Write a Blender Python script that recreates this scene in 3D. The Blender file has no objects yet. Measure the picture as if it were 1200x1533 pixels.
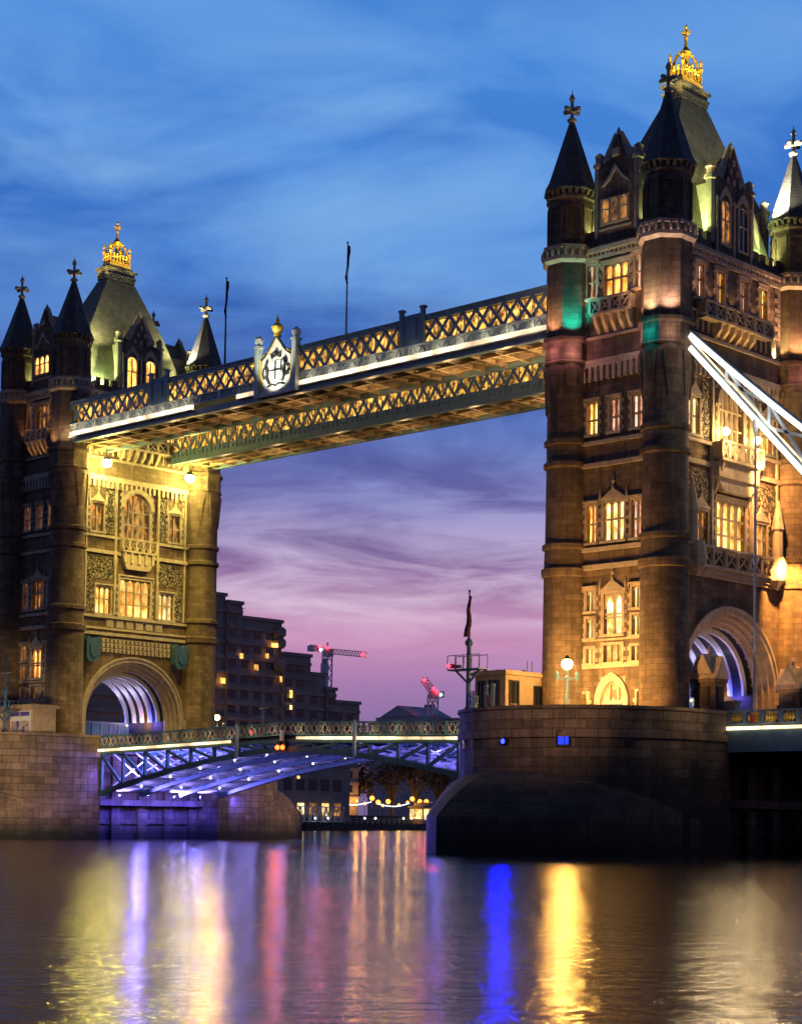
import bpy, math, random
from mathutils import Vector, Matrix
random.seed(7)
S = bpy.context.scene
COL = S.collection
R_ = math.radians
PI = math.pi

# ------------------------------------------------------------------ camera
def setup_camera():
    f, yaw, pitch, roll = 2712.68, 0.71473, 0.0543196, 0.0108374
    px, py, W, H = 822.306, 1081.742, 1200.0, 1533.0
    fw = Vector((-math.sin(yaw)*math.cos(pitch), math.cos(yaw)*math.cos(pitch), math.sin(pitch)))
    r0 = Vector((math.cos(yaw), math.sin(yaw), 0)); u0 = r0.cross(fw)
    rt = r0*math.cos(roll) + u0*math.sin(roll); up = u0*math.cos(roll) - r0*math.sin(roll)
    cd = bpy.data.cameras.new('camera'); co = bpy.data.objects.new('camera', cd); COL.objects.link(co)
    m = Matrix((rt, up, -fw)).transposed().to_4x4(); m.translation = Vector((174.808, -123.673, 2.42))
    co.matrix_world = m
    cd.sensor_fit = 'VERTICAL'; cd.sensor_height = 36.0; cd.lens = f/H*36.0
    cd.shift_x = (W/2-px)/H; cd.shift_y = (py-H/2)/H
    cd.clip_start = 0.5; cd.clip_end = 9000
    S.camera = co
setup_camera()

def lin(c):
    return tuple(((v/255.0)/12.92 if v/255.0 <= .04045 else ((v/255.0+.055)/1.055)**2.4) for v in c)

# ------------------------------------------------------------------ node helpers
class NT:
    def __init__(s, tree): s.t = tree; s.n = tree.nodes; s.l = tree.links
    def new(s, typ, **kw):
        n = s.n.new(typ)
        for k, v in kw.items():
            if k == 'ins':
                for i, val in v.items():
                    if hasattr(val, 'is_output'): s.l.new(val, n.inputs[i])
                    else: n.inputs[i].default_value = val
            else: setattr(n, k, v)
        return n
    def math(s, op, a, b=0.0, c=None, clamp=False):
        d = {0: a, 1: b}
        if c is not None: d[2] = c
        return s.new('ShaderNodeMath', operation=op, use_clamp=clamp, ins=d).outputs[0]
    def mix(s, fac, a, b, blend='MIX'):
        n = s.new('ShaderNodeMix', data_type='RGBA', blend_type=blend)
        for i, v in ((0, fac), (6, a), (7, b)):
            if hasattr(v, 'is_output'): s.l.new(v, n.inputs[i])
            else: n.inputs[i].default_value = v if i == 0 else (tuple(v)+(1,))[:4]
        return n.outputs[2]
    def ramp(s, fac, stops, interp='LINEAR'):
        n = s.new('ShaderNodeValToRGB'); cr = n.color_ramp; cr.interpolation = interp
        while len(cr.elements) < len(stops): cr.elements.new(0.5)
        for e, (p, c) in zip(cr.elements, stops):
            e.position = p; e.color = (tuple(c)+(1,))[:4] if hasattr(c, '__len__') else (c, c, c, 1)
        s.l.new(fac, n.inputs[0]); return n.outputs[0]
    def noise(s, vec, scale, detail=4, rough=.55, dist=0.0):
        n = s.new('ShaderNodeTexNoise', ins={'Scale': scale, 'Detail': detail, 'Roughness': rough, 'Distortion': dist})
        if vec is not None: s.l.new(vec, n.inputs['Vector'])
        return n.outputs[0]
    def mapping(s, vec, sc=(1, 1, 1), rot=(0, 0, 0), loc=(0, 0, 0)):
        return s.new('ShaderNodeMapping', ins={0: vec, 1: loc, 2: rot, 3: sc}).outputs[0]

# ------------------------------------------------------------------ world: dusk sky
def setup_world():
    w = bpy.data.worlds.new('World'); S.world = w; w.use_nodes = True
    t = NT(w.node_tree); t.n.clear()
    g = t.new('ShaderNodeTexCoord').outputs['Generated']
    sx = t.new('ShaderNodeSeparateXYZ', ins={0: g}); z = sx.outputs[2]
    zs = t.math('MULTIPLY', z, 1.0)
    base = t.ramp(zs, [
        (0.000, lin((118, 100, 148))), (0.045, lin((132, 108, 162))), (0.075, lin((164, 124, 176))),
        (0.098, lin((208, 154, 192))), (0.120, lin((214, 190, 216))), (0.145, lin((192, 172, 210))),
        (0.175, lin((146, 148, 204))), (0.21, lin((104, 130, 200))), (0.26, lin((76, 126, 206))),
        (0.32, lin((74, 134, 216))), (0.40, lin((70, 136, 218))), (0.47, lin((48, 110, 196))),
        (0.62, lin((26, 58, 116))), (1.0, lin((16, 32, 70)))])
    # dark blue-grey cloud bank
    m1 = t.mapping(g, (5.5, 5.5, 17), (R_(5), R_(-8), 0), (1.9, 0.3, 0.4))
    n1 = t.noise(m1, 1.0, 8, .56, 1.1)
    band1 = t.ramp(zs, [(0.13, 0), (0.18, .6), (0.24, 1), (0.33, .55), (0.40, .12), (0.5, 0)])
    f1 = t.math('MULTIPLY', t.ramp(n1, [(0.38, 0), (0.60, 1)]), band1)
    c1 = t.ramp(zs, [(0.12, lin((112, 78, 140))), (0.17, lin((84, 88, 156))), (0.24, lin((44, 76, 158))), (0.33, lin((36, 86, 178)))])
    a = t.mix(t.math('MULTIPLY', f1, .9), base, c1)
    # pale high haze
    m2 = t.mapping(g, (4.5, 4.5, 11), (R_(-9), R_(7), 0), (3.1, 7.3, 1.1))
    n2 = t.noise(m2, 1.0, 6, .55, .9)
    band2 = t.ramp(zs, [(0.20, 0), (0.29, .7), (0.36, 1), (0.42, .45), (0.5, 0)])
    f2 = t.math('MULTIPLY', t.ramp(n2, [(0.42, 0), (0.70, 1)]), band2)
    a = t.mix(t.math('MULTIPLY', f2, .8), a, lin((138, 188, 240)))
    # low lit streaks, pink and mauve
    m3 = t.mapping(g, (8, 8, 46), (R_(4), R_(-5), 0), (0.4, 2.2, 0.9))
    n3 = t.noise(m3, 1.0, 8, .6, .45)
    band3 = t.ramp(zs, [(0.05, 0), (0.09, .5), (0.13, 1), (0.18, .9), (0.22, .3), (0.25, 0)])
    f3 = t.math('MULTIPLY', t.ramp(n3, [(0.42, 0), (0.62, 1)]), band3)
    c3 = t.ramp(zs, [(0.07, lin((186, 128, 176))), (0.11, lin((176, 112, 160))), (0.145, lin((108, 84, 142))), (0.19, lin((78, 82, 150)))])
    a = t.mix(t.math('MULTIPLY', f3, .85), a, c3)
    # the side of the sky behind the viewer is already dark
    sy = t.math('ADD', t.math('MULTIPLY', sx.outputs[1], .74), t.math('MULTIPLY', sx.outputs[0], -.67))
    back = t.ramp(t.math('ADD', t.math('MULTIPLY', sy, .5), .5), [(0.25, .30), (0.62, 1.0)])
    a = t.mix(1.0, a, back, 'MULTIPLY')
    bg = t.new('ShaderNodeBackground', ins={0: a, 1: 1.0})
    t.l.new(bg.outputs[0], t.new('ShaderNodeOutputWorld').inputs[0])
setup_world()
S.view_settings.view_transform = 'Standard'; S.view_settings.look = 'None'
S.view_settings.exposure = 0.0; S.view_settings.gamma = 1.0; S.view_settings.use_curve_mapping = False
S.render.engine = 'CYCLES'
S.cycles.use_denoising = True; S.cycles.use_light_tree = True
S.cycles.max_bounces = 6; S.cycles.diffuse_bounces = 3; S.cycles.glossy_bounces = 3
S.cycles.sample_clamp_indirect = 4.0; S.cycles.caustics_reflective = False; S.cycles.caustics_refractive = False
S.cycles.use_adaptive_sampling = True; S.cycles.adaptive_threshold = 0.02

# ------------------------------------------------------------------ materials
def mat(name):
    m = bpy.data.materials.new(name); m.use_nodes = True
    t = NT(m.node_tree); b = t.n['Principled BSDF']
    return m, t, b
def masonry(name, c1, c2, mortar, bw=1.1, bh=.5, bump=.35, rough=.85, dirt=.5, tide_shade=False):
    m, t, b = mat(name)
    uv = t.new('ShaderNodeUVMap').outputs[0]
    pos = t.new('ShaderNodeNewGeometry').outputs['Position']
    br = t.new('ShaderNodeTexBrick', ins={'Vector': uv, 'Color1': c1+(1,), 'Color2': c2+(1,), 'Mortar': mortar+(1,), 'Scale': 1.0,
               'Mortar Size': .018*max(1, bh/.5), 'Mortar Smooth': .3, 'Bias': 0.0, 'Brick Width': bw, 'Row Height': bh})
    n = t.noise(pos, .45, 6, .6); n2 = t.noise(pos, 3.5, 5, .65)
    streak = t.noise(t.mapping(pos, (1.6, 1.6, .12)), 1.0, 4, .6)
    c = t.mix(dirt, br.outputs[0], t.ramp(n, [(.28, (.34, .32, .32)), (.68, (1.18, 1.10, 1.0))]), 'MULTIPLY')
    c = t.mix(dirt, c, t.ramp(n2, [(.3, .68), (.7, 1.1)]), 'MULTIPLY')
    c = t.mix(dirt*.8, c, t.ramp(streak, [(.34, .42), (.58, 1.05)]), 'MULTIPLY')
    if tide_shade:
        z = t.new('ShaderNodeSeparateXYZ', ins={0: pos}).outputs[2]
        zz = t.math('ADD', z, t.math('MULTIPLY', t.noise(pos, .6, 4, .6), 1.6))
        c = t.mix(t.ramp(t.math('MULTIPLY', zz, .1), [(.12, 1), (.36, .0)] if tide_shade is True else [(.25, 1), (.85, .0)]), c, (.018, .018, .012))  # tidal stain; the taller reach paints shade onto the right pier
    t.l.new(c, b.inputs['Base Color']); b.inputs['Roughness'].default_value = rough
    h = t.math('ADD', t.math('MULTIPLY', br.outputs[1], -1.0), t.math('MULTIPLY', n2, .6))
    bp = t.new('ShaderNodeBump', ins={'Strength': bump, 'Distance': .06, 'Height': h})
    t.l.new(bp.outputs[0], b.inputs['Normal'])
    return m
def plain(name, col, rough=.6, metal=0.0, var=.25, scale=2.0, bump=0.0):
    m, t, b = mat(name)
    pos = t.new('ShaderNodeNewGeometry').outputs['Position']
    n = t.noise(pos, scale, 5, .6)
    c = t.mix(1.0, col, t.ramp(n, [(.25, 1-var), (.75, 1+var)]), 'MULTIPLY')
    t.l.new(c, b.inputs['Base Color']); b.inputs['Roughness'].default_value = rough; b.inputs['Metallic'].default_value = metal
    if bump:
        t.l.new(t.new('ShaderNodeBump', ins={'Strength': bump, 'Distance': .05, 'Height': t.noise(pos, scale*3, 4, .6)}).outputs[0], b.inputs['Normal'])
    return m
def glow(name, col, st, var=None, scale=1.2):
    m, t, b = mat(name)
    b.inputs['Base Color'].default_value = (.02, .02, .02, 1); b.inputs['Roughness'].default_value = .3
    b.inputs['Emission Strength'].default_value = st
    if var is None: b.inputs['Emission Color'].default_value = tuple(col)+(1,)
    else:
        pos = t.new('ShaderNodeNewGeometry').outputs['Position']
        n = t.noise(t.mapping(pos, (1.6, 1.6, .9)), scale, 3, .6)
        lo = t.noise(pos, .33, 1, .5)
        t.l.new(t.math('MULTIPLY', t.ramp(lo, [(.36, .45), (.62, 1.35)]), st), b.inputs['Emission Strength'])
        t.l.new(t.ramp(n, [(.30, tuple(v*.35 for v in var)), (.44, var), (.60, col)]), b.inputs['Emission Color'])
    return m
def rubble(name, col):
    m, t, b = mat(name)
    pos = t.new('ShaderNodeNewGeometry').outputs['Position']
    w = t.new('ShaderNodeVectorMath', operation='ADD', ins={0: pos, 1: t.new('ShaderNodeTexNoise', ins={'Vector': pos, 'Scale': 1.2}).outputs[1]}).outputs[0]
    v = t.new('ShaderNodeTexVoronoi', feature='DISTANCE_TO_EDGE', ins={'Vector': w, 'Scale': 2.3})
    v2 = t.new('ShaderNodeTexVoronoi', ins={'Vector': w, 'Scale': 2.3})
    e = t.ramp(v.outputs[0], [(.02, .12), (.16, 1)])
    c = t.mix(1.0, col, e, 'MULTIPLY')
    c = t.mix(.5, c, t.ramp(v2.outputs[1], [(0, .5), (1, 1.25)]), 'MULTIPLY')
    t.l.new(c, b.inputs['Base Color']); b.inputs['Roughness'].default_value = .9
    t.l.new(t.new('ShaderNodeBump', ins={'Strength': .9, 'Distance': .2, 'Height': e}).outputs[0], b.inputs['Normal'])
    return m
def slate(name, col):
    m, t, b = mat(name)
    uv = t.new('ShaderNodeUVMap').outputs[0]
    pos = t.new('ShaderNodeNewGeometry').outputs['Position']
    br = t.new('ShaderNodeTexBrick', ins={'Vector': uv, 'Color1': tuple(v*.8 for v in col)+(1,), 'Color2': tuple(v*1.2 for v in col)+(1,),
               'Mortar': tuple(v*.35 for v in col)+(1,), 'Scale': 1.0, 'Mortar Size': .02, 'Brick Width': .42, 'Row Height': .32})
    c = t.mix(.6, br.outputs[0], t.ramp(t.noise(pos, 1.1, 6, .65), [(.3, .55), (.7, 1.2)]), 'MULTIPLY')
    t.l.new(c, b.inputs['Base Color']); b.inputs['Roughness'].default_value = .7
    t.l.new(t.new('ShaderNodeBump', ins={'Strength': .4, 'Distance': .04, 'Height': br.outputs[1]}).outputs[0], b.inputs['Normal'])
    return m
M = {}
M['stone'] = masonry('granite_ashlar', (.31, .225, .15), (.19, .135, .09), (.125, .09, .06), 1.05, .48, .45, .88, .75)
M['trim'] = plain('portland_trim', (.52, .42, .30), .8, 0, .35, 1.5, .25)
M['rubble'] = rubble('rock_faced_stone', (.36, .29, .20))
M['pier'] = masonry('pier_granite', (.36, .26, .19), (.20, .145, .105), (.07, .052, .04), 1.7, .72, .6, .88, .7, True)
M['piershade'] = masonry('pier_granite_tide_shade', (.27, .195, .145), (.15, .11, .085), (.055, .042, .034), 1.7, .72, .6, .85, .7, 2)  # right pier: unlit lower wall painted darker, over a real tidal stain
M['pierwetshade'] = masonry('wet_shaded_granite', (.17, .135, .10), (.10, .08, .06), (.04, .032, .026), 1.7, .72, .45, .75, .55, True)  # right cutwater: wet algae tone with its unlit shade painted in
M['slate'] = slate('roof_slate', (.205, .20, .135))
M['spire'] = slate('spire_slate', (.13, .12, .11))
M['gold'] = plain('gilding', (.95, .62, .10), .45, .55, .15, 3)
M['iron'] = plain('dark_iron', (.05, .055, .06), .5, .6, .3)
M['steel'] = plain('blue_grey_steel', (.16, .25, .30), .45, 0, .25, 1.2)
M['pale'] = plain('pale_blue_steel', (.50, .58, .60), .45, 0, .15, 1.2)
M['white'] = plain('white_paint', (.72, .72, .70), .5, 0, .12)
M['teal'] = plain('teal_paint', (.06, .14, .21), .5, 0, .2)
M['green'] = plain('green_steel', (.06, .15, .14), .5, 0, .25)
M['asph'] = plain('asphalt', (.05, .05, .05), .9)
M['red'] = plain('red_board', (.55, .06, .04), .6)
M['cream'] = plain('cream_stucco', (.44, .32, .19), .8, 0, .2)
M['dark'] = plain('dark_stone', (.07, .055, .05), .9, 0, .4, .8)  # plain dark tone for wall, panels, hull and gangway floor
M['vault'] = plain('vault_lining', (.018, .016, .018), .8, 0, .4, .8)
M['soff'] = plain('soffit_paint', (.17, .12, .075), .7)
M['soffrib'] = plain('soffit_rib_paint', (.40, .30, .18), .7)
M['flag'] = plain('flag_cloth', (.10, .05, .07), .9)
M['led'] = glow('led_white', (1.0, .80, .50), 2.4, (.95, .66, .36), .5)
M['ledp'] = glow('led_pure', (1.0, .90, .80), 2.2)
M['bulb'] = glow('lamp_bulb', (1.0, .80, .32), 60)
M['sodium'] = glow('sodium_bulb', (1.0, .58, .14), 60)
M['sodium2'] = glow('bank_bulb', (1.0, .36, .04), 3.4)
M['redl'] = glow('red_lamp', (1.0, .012, .025), 16)
M['orl'] = glow('orange_lamp', (1.0, .12, .02), 6)
M['bluel'] = glow('blue_lamp', (.01, .02, 1.0), 14)
M['bluew'] = glow('blue_window', (.01, .03, 1.0), 2.2)
M['coolb'] = glow('cool_bulb', (.9, .95, 1.0), 6)
M['gold_p'] = glow('lit_pane_gold', (1.0, .62, .16), 2.7, (.85, .30, .04))
M['pale_p'] = glow('lit_pane_pale', (1.0, .80, .40), 2.0, (.95, .48, .10))
M['dim_p'] = glow('lit_pane_dim', (.9, .36, .07), .75, (.10, .045, .02))
M['pink_p'] = glow('lit_pane_pink', (1.0, .62, .45), 1.2, (.7, .25, .12))
M['blue_p'] = glow('lit_pane_blue', (.10, .28, 1.0), 1.2, (.04, .10, .6))
M['amber'] = glow('walkway_glass', (1.0, .50, .085), 1.9, (.12, .045, .012), 1.7)
M['amber2'] = glow('walkway_glass_dim', (1.0, .50, .075), 1.45, (.08, .03, .010), 1.7)
mm, tt, bb = mat('dark_pane'); bb.inputs['Base Color'].default_value = (.012, .013, .018, 1); bb.inputs['Roughness'].default_value = .15; M['dark_p'] = mm
def mk_poster():
    m, t, b = mat('poster_print')
    n = t.noise(t.new('ShaderNodeNewGeometry').outputs['Position'], 1.6, 2, .5)
    t.l.new(t.ramp(n, [(.35, (.10, .08, .32)), (.48, (.45, .36, .24)), (.6, (.6, .55, .5)), (.7, (.42, .22, .10))]), b.inputs['Base Color'])
    return m
M['poster'] = mk_poster()
M['purple'] = plain('purple_board', (.10, .06, .30), .5)
def mk_leaf():
    m, t, b = mat('winter_foliage')
    n = t.noise(t.new('ShaderNodeNewGeometry').outputs['Position'], .7, 3, .6)
    t.l.new(t.ramp(n, [(.3, (.04, .035, .02)), (.7, (.10, .08, .04))]), b.inputs['Base Color']); b.inputs['Roughness'].default_value = .8
    return m
M['leaf'] = mk_leaf()
M['bark'] = plain('bark', (.08, .06, .04), .9)
M['conc'] = plain('concrete', (.44, .34, .28), .9, 0, .25, .25)
M['conc2'] = plain('hazed_concrete', (.62, .50, .50), .9, 0, .2, .2)  # paled to paint distance haze into the far buildings
M['ground'] = plain('promenade', (.12, .10, .08), .9)

# ------------------------------------------------------------------ mesh builder
class MB:
    def __init__(s): s.v = []; s.f = []; s.uv = []
    def face(s, pts, uvs=None):
        i = len(s.v); pts = [Vector(p) for p in pts]; s.v += pts; s.f.append(list(range(i, i+len(pts))))
        if uvs is None:
            n = Vector((0, 0, 0))
            for a in range(len(pts)):
                p, q = pts[a], pts[(a+1) % len(pts)]
                n += Vector(((p.y-q.y)*(p.z+q.z), (p.z-q.z)*(p.x+q.x), (p.x-q.x)*(p.y+q.y)))
            ax, ay, az = abs(n.x), abs(n.y), abs(n.z)
            if az > ax*1.6 and az > ay*1.6: uvs = [(p.x, p.y) for p in pts]
            elif ax > ay: uvs = [(p.y, p.z) for p in pts]
            else: uvs = [(p.x, p.z) for p in pts]
        s.uv += uvs
    def hexa(s, b, t):  # bottom 4, top 4
        s.face(b[::-1]); s.face(t)
        for k in range(4): s.face([b[k], b[(k+1) % 4], t[(k+1) % 4], t[k]])
    def box(s, x0, x1, y0, y1, z0, z1):
        if x0 > x1: x0, x1 = x1, x0
        if y0 > y1: y0, y1 = y1, y0
        if z0 > z1: z0, z1 = z1, z0
        q = [(x0, y0), (x1, y0), (x1, y1), (x0, y1)]
        s.hexa([(a, b, z0) for a, b in q], [(a, b, z1) for a, b in q])
    def bar(s, p, q, w, h=None, up=(0, 0, 1)):
        p, q = Vector(p), Vector(q); h = w if h is None else h
        d = (q-p).normalized(); up = Vector(up)
        if abs(d.dot(up)) > .98: up = Vector((1, 0, 0))
        a = d.cross(up).normalized()*w*.5; b = a.cross(d).normalized()*h*.5
        c = [-a-b, a-b, a+b, -a+b]
        B = [p+k for k in c]; T = [q+k for k in c]
        s.face(B[::-1]); s.face(T)
        for k in range(4): s.face([B[k], B[(k+1) % 4], T[(k+1) % 4], T[k]])
    def lathe(s, cx, cy, prof, n=16, rot=0.0, sx=1, sy=1, cap=True):
        def ring(r, z): return [Vector((cx+sx*r*math.cos(rot+2*PI*k/n), cy+sy*r*math.sin(rot+2*PI*k/n), z)) for k in range(n)]
        rs = [ring(r, z) for r, z in prof]; rm = max(r for r, z in prof)
        for (A, B), (r0, z0), (r1, z1) in zip(zip(rs, rs[1:]), prof, prof[1:]):
            for k in range(n):
                k2 = (k+1) % n; u0, u1 = 2*PI*rm*k/n, 2*PI*rm*(k+1)/n
                dz = z1 if abs(z1-z0) > .01 else z0+abs(r1-r0)
                s.face([A[k], A[k2], B[k2], B[k]], [(u0, z0), (u1, z0), (u1, dz), (u0, dz)])
        if cap: s.face(rs[0][::-1]); s.face(rs[-1])
    def tube(s, pts, r, n=6):
        for a, b in zip(pts, pts[1:]): s.cyl(a, b, r, r, n)
    def cyl(s, p, q, r0, r1=None, n=8):
        p, q = Vector(p), Vector(q); r1 = r0 if r1 is None else r1
        d = (q-p).normalized(); up = Vector((0, 0, 1)) if abs(d.z) < .95 else Vector((1, 0, 0))
        a = d.cross(up).normalized(); b = a.cross(d)
        A = [p+(a*math.cos(2*PI*k/n)+b*math.sin(2*PI*k/n))*r0 for k in range(n)]
        B = [q+(a*math.cos(2*PI*k/n)+b*math.sin(2*PI*k/n))*r1 for k in range(n)]
        for k in range(n): s.face([A[k], A[(k+1) % n], B[(k+1) % n], B[k]])
        s.face(A[::-1]); s.face(B)
    def ball(s, c, r, n=10, sz=1.0):
        m = n//2+1
        s.lathe(c[0], c[1], [(max(.001, r*math.sin(PI*k/m)), c[2]-sz*r*math.cos(PI*k/m)) for k in range(m+1)], n)
    def prism(s, poly, vec):  # planar polygon extruded along vec
        vec = Vector(vec); A = [Vector(p) for p in poly]; B = [p+vec for p in A]; n = len(A)
        s.face(A[::-1]); s.face(B)
        for k in range(n): s.face([A[k], A[(k+1) % n], B[(k+1) % n], B[k]])
    def build(s, name, m, parent=None, smooth=False, origin=None):
        o0 = Vector(origin) if origin is not None else ORG.get(parent.name, Vector((0, 0, 0))) if parent else None
        if o0 is None:
            xs = [v.x for v in s.v]; ys = [v.y for v in s.v]; zs = [v.z for v in s.v]
            o0 = Vector(((min(xs)+max(xs))/2, (min(ys)+max(ys))/2, min(zs)))
        me = bpy.data.meshes.new(name); me.from_pydata([v-o0 for v in s.v], [], s.f)
        ul = me.uv_layers.new(name='UVMap'); ul.data.foreach_set('uv', [c for uv in s.uv for c in uv])
        if smooth:
            import bmesh
            bm = bmesh.new(); bm.from_mesh(me); bmesh.ops.remove_doubles(bm, verts=bm.verts, dist=.002); bm.to_mesh(me); bm.free()
            me.polygons.foreach_set('use_smooth', [True]*len(me.polygons))
            try: me.set_sharp_from_angle(angle=R_(40))
            except Exception: pass
        me.materials.append(M[m] if isinstance(m, str) else m)
        o = bpy.data.objects.new(name, me); COL.objects.link(o)
        if parent: o.parent = parent
        else: o.location = o0
        ORG[o.name] = o0
        return o
ORG = {}
def thing(name, loc, label, cat, group=None):
    o = bpy.data.objects.new(name, None); COL.objects.link(o); o.location = loc; o.empty_display_size = .5
    ORG[o.name] = Vector(loc); o['label'] = label; o['category'] = cat
    if group: o['group'] = group
    return o
def tag(o, label=None, cat=None, group=None, kind=None):
    for k, v in (('label', label), ('category', cat), ('group', group), ('kind', kind)):
        if v: o[k] = v
    return o
def light(kind, loc, col, power, parent, radius=.15, target=None, angle=60, blend=.6):
    ld = bpy.data.lights.new('lamp_light', kind); ld.color = col; ld.energy = power; ld.shadow_soft_size = radius
    o = bpy.data.objects.new('lamp_light', ld); COL.objects.link(o)
    o.location = Vector(loc)-ORG[parent.name]; o.parent = parent
    if kind == 'SPOT':
        ld.spot_size = R_(angle); ld.spot_blend = blend
        o.rotation_euler = (Vector(target)-Vector(loc)).to_track_quat('-Z', 'Y').to_euler()
    return o
# ------------------------------------------------------------------ bridge tower
HX, HY = 5.0, 9.35          # wall planes
TX, TY = 5.1, 9.15          # turret axes
class Face:
    def __init__(s, cx, k): s.cx = cx; s.k = k
    def P(s, u, d, z):
        if s.k == '+x': return Vector((s.cx+HX+d, u, z))
        if s.k == '-x': return Vector((s.cx-HX-d, -u, z))
        if s.k == '-y': return Vector((s.cx+u, -HY-d, z))
        return Vector((s.cx-u, HY+d, z))
    def box(s, mb, u0, u1, d0, d1, z0, z1):
        a, b = s.P(u0, d0, z0), s.P(u1, d1, z1); mb.box(a.x, b.x, a.y, b.y, a.z, b.z)
    def quad(s, mb, u0, u1, d, z0, z1):
        mb.face([s.P(u0, d, z0), s.P(u1, d, z0), s.P(u1, d, z1), s.P(u0, d, z1)])
    def poly(s, mb, pts, d0, d1):
        mb.prism([s.P(u, d0, z) for u, z in pts], s.P(0, d1, 0)-s.P(0, d0, 0))
def arch_pts(a, b, z0, h, n=6):  # pointed arch outline from (a,z0) over apex to (b,z0)
    m = (a+b)/2; w = (b-a)/2; R = (w*w+h*h)/(2*w); L = []
    t1 = math.asin(min(1, h/R))
    for k in range(n+1):
        t = t1*k/n; L.append((a+R-R*math.cos(t), z0+R*math.sin(t)))
    return L + [(2*m-u, z) for u, z in L[-2::-1]]
def round_pts(a, b, z0, h, n=8):
    m = (a+b)/2; w = (b-a)/2
    return [(m-w*math.cos(PI*k/n), z0+h*math.sin(PI*k/n)) for k in range(n+1)]

def make_window(T, F, ops, u0, u1, z0, z1, n=2, ms=(.5,), lit='gold', hood='label', arch='point', fw=.2, hd=None):
    if ops is not None: ops.append((u0, u1, z0, z1))
    fr = MB()
    F.box(fr, u0-fw, u0, -.02, .10, z0, z1); F.box(fr, u1, u1+fw, -.02, .10, z0, z1)
    F.box(fr, u0-fw, u1+fw, -.02, .12, z1, z1+fw); F.box(fr, u0-fw-.08, u1+fw+.08, -.02, .22, z0-.22, z0)
    k = 0
    z = z0+.1
    while z < z1-.3:      # alternating quoin blocks
        if k % 2 == 0:
            F.box(fr, u0-fw-.2, u0-fw-.003, -.02, .07, z, z+.32); F.box(fr, u1+fw+.003, u1+fw+.2, -.02, .07, z, z+.32)
        z += .38; k += 1
    w = (u1-u0)/n; mw = min(.16, w*.2)
    for i in range(1, n): F.box(fr, u0+w*i-mw/2, u0+w*i+mw/2, -.34, -.10, z0, z1)
    for t in ms: F.box(fr, u0, u1, -.32, -.14, z0+(z1-z0)*t-.08, z0+(z1-z0)*t+.08)
    h = hd if hd else min(w*.75, (z1-z0)*.35)
    if arch:
        spans = [(u0+w*i, u0+w*(i+1)) for i in range(n)] if arch != 'one' else [(u0, u1)]
        for a, b in spans:
            ap = (round_pts if arch == 'one' else arch_pts)(a+.03, b-.03, z1-h, h*.96)
            mid = len(ap)//2
            F.poly(fr, [(a, z1-h)]+ap[:mid+1]+[((a+b)/2, z1), (a, z1)], -.30, -.12)
            F.poly(fr, [(b, z1-h), (b, z1), ((a+b)/2, z1)]+ap[mid:], -.30, -.12)
    if hood == 'label':
        F.box(fr, u0-fw-.12, u1+fw+.12, -.02, .26, z1+fw, z1+fw+.16)
        for u in (u0-fw-.12, u1+fw-.04): F.box(fr, u, u+.16, -.02, .24, z1-.1, z1+fw-.003)
    elif hood in ('gable', 'ogee'):
        m = (u0+u1)/2; ww = (u1-u0)/2+fw+.1; hh = 1.3 if hood == 'ogee' else ww*1.1
        pts = [(m-ww, z1+fw+.02), (m-ww*.55, z1+fw+hh*.30), (m-.16, z1+fw+hh*.62), (m, z1+fw+hh), (m+.16, z1+fw+hh*.62), (m+ww*.55, z1+fw+hh*.30), (m+ww, z1+fw+.02)]
        F.poly(fr, pts, -.02, .2)
        c = F.P(m, .12, z1+fw+hh); fr.ball((c.x, c.y, c.z+.15), .2, 6); fr.ball((c.x, c.y, c.z+.5), .11, 6)
        for sg in (-1, 1):
            c = F.P(m+sg*ww, .1, z1+fw); fr.lathe(c.x, c.y, [(.13, c.z-.3), (.13, c.z+.35), (.02, c.z+1.0)], 6)
    o = fr.build('window', 'trim', T)
    pn = MB(); F.quad(pn, u0, u1, -.42, z0, z1)
    pn.build('pane', lit+'_p', o)
    return o

def wall_grid(F, half, z0, z1, ops, dep=.5):
    mb = MB()
    us = sorted({-half, half} | {v for o in ops for v in o[:2]}); zs = sorted({z0, z1} | {v for o in ops for v in o[2:]})
    for a, b in zip(us, us[1:]):
        for c, d in zip(zs, zs[1:]):
            if not any(o[0] <= a+1e-4 and o[1] >= b-1e-4 and o[2] <= c+1e-4 and o[3] >= d-1e-4 for o in ops):
                F.quad(mb, a, b, 0, c, d)
    for u0, u1, a, b in ops:
        P = F.P
        mb.face([P(u0, 0, a), P(u0, -dep, a), P(u0, -dep, b), P(u0, 0, b)]); mb.face([P(u1, 0, b), P(u1, -dep, b), P(u1, -dep, a), P(u1, 0, a)])
        mb.face([P(u0, 0, b), P(u0, -dep, b), P(u1, -dep, b), P(u1, 0, b)]); mb.face([P(u0, 0, a), P(u1, 0, a), P(u1, -dep, a), P(u0, -dep, a)])
    return mb

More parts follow.
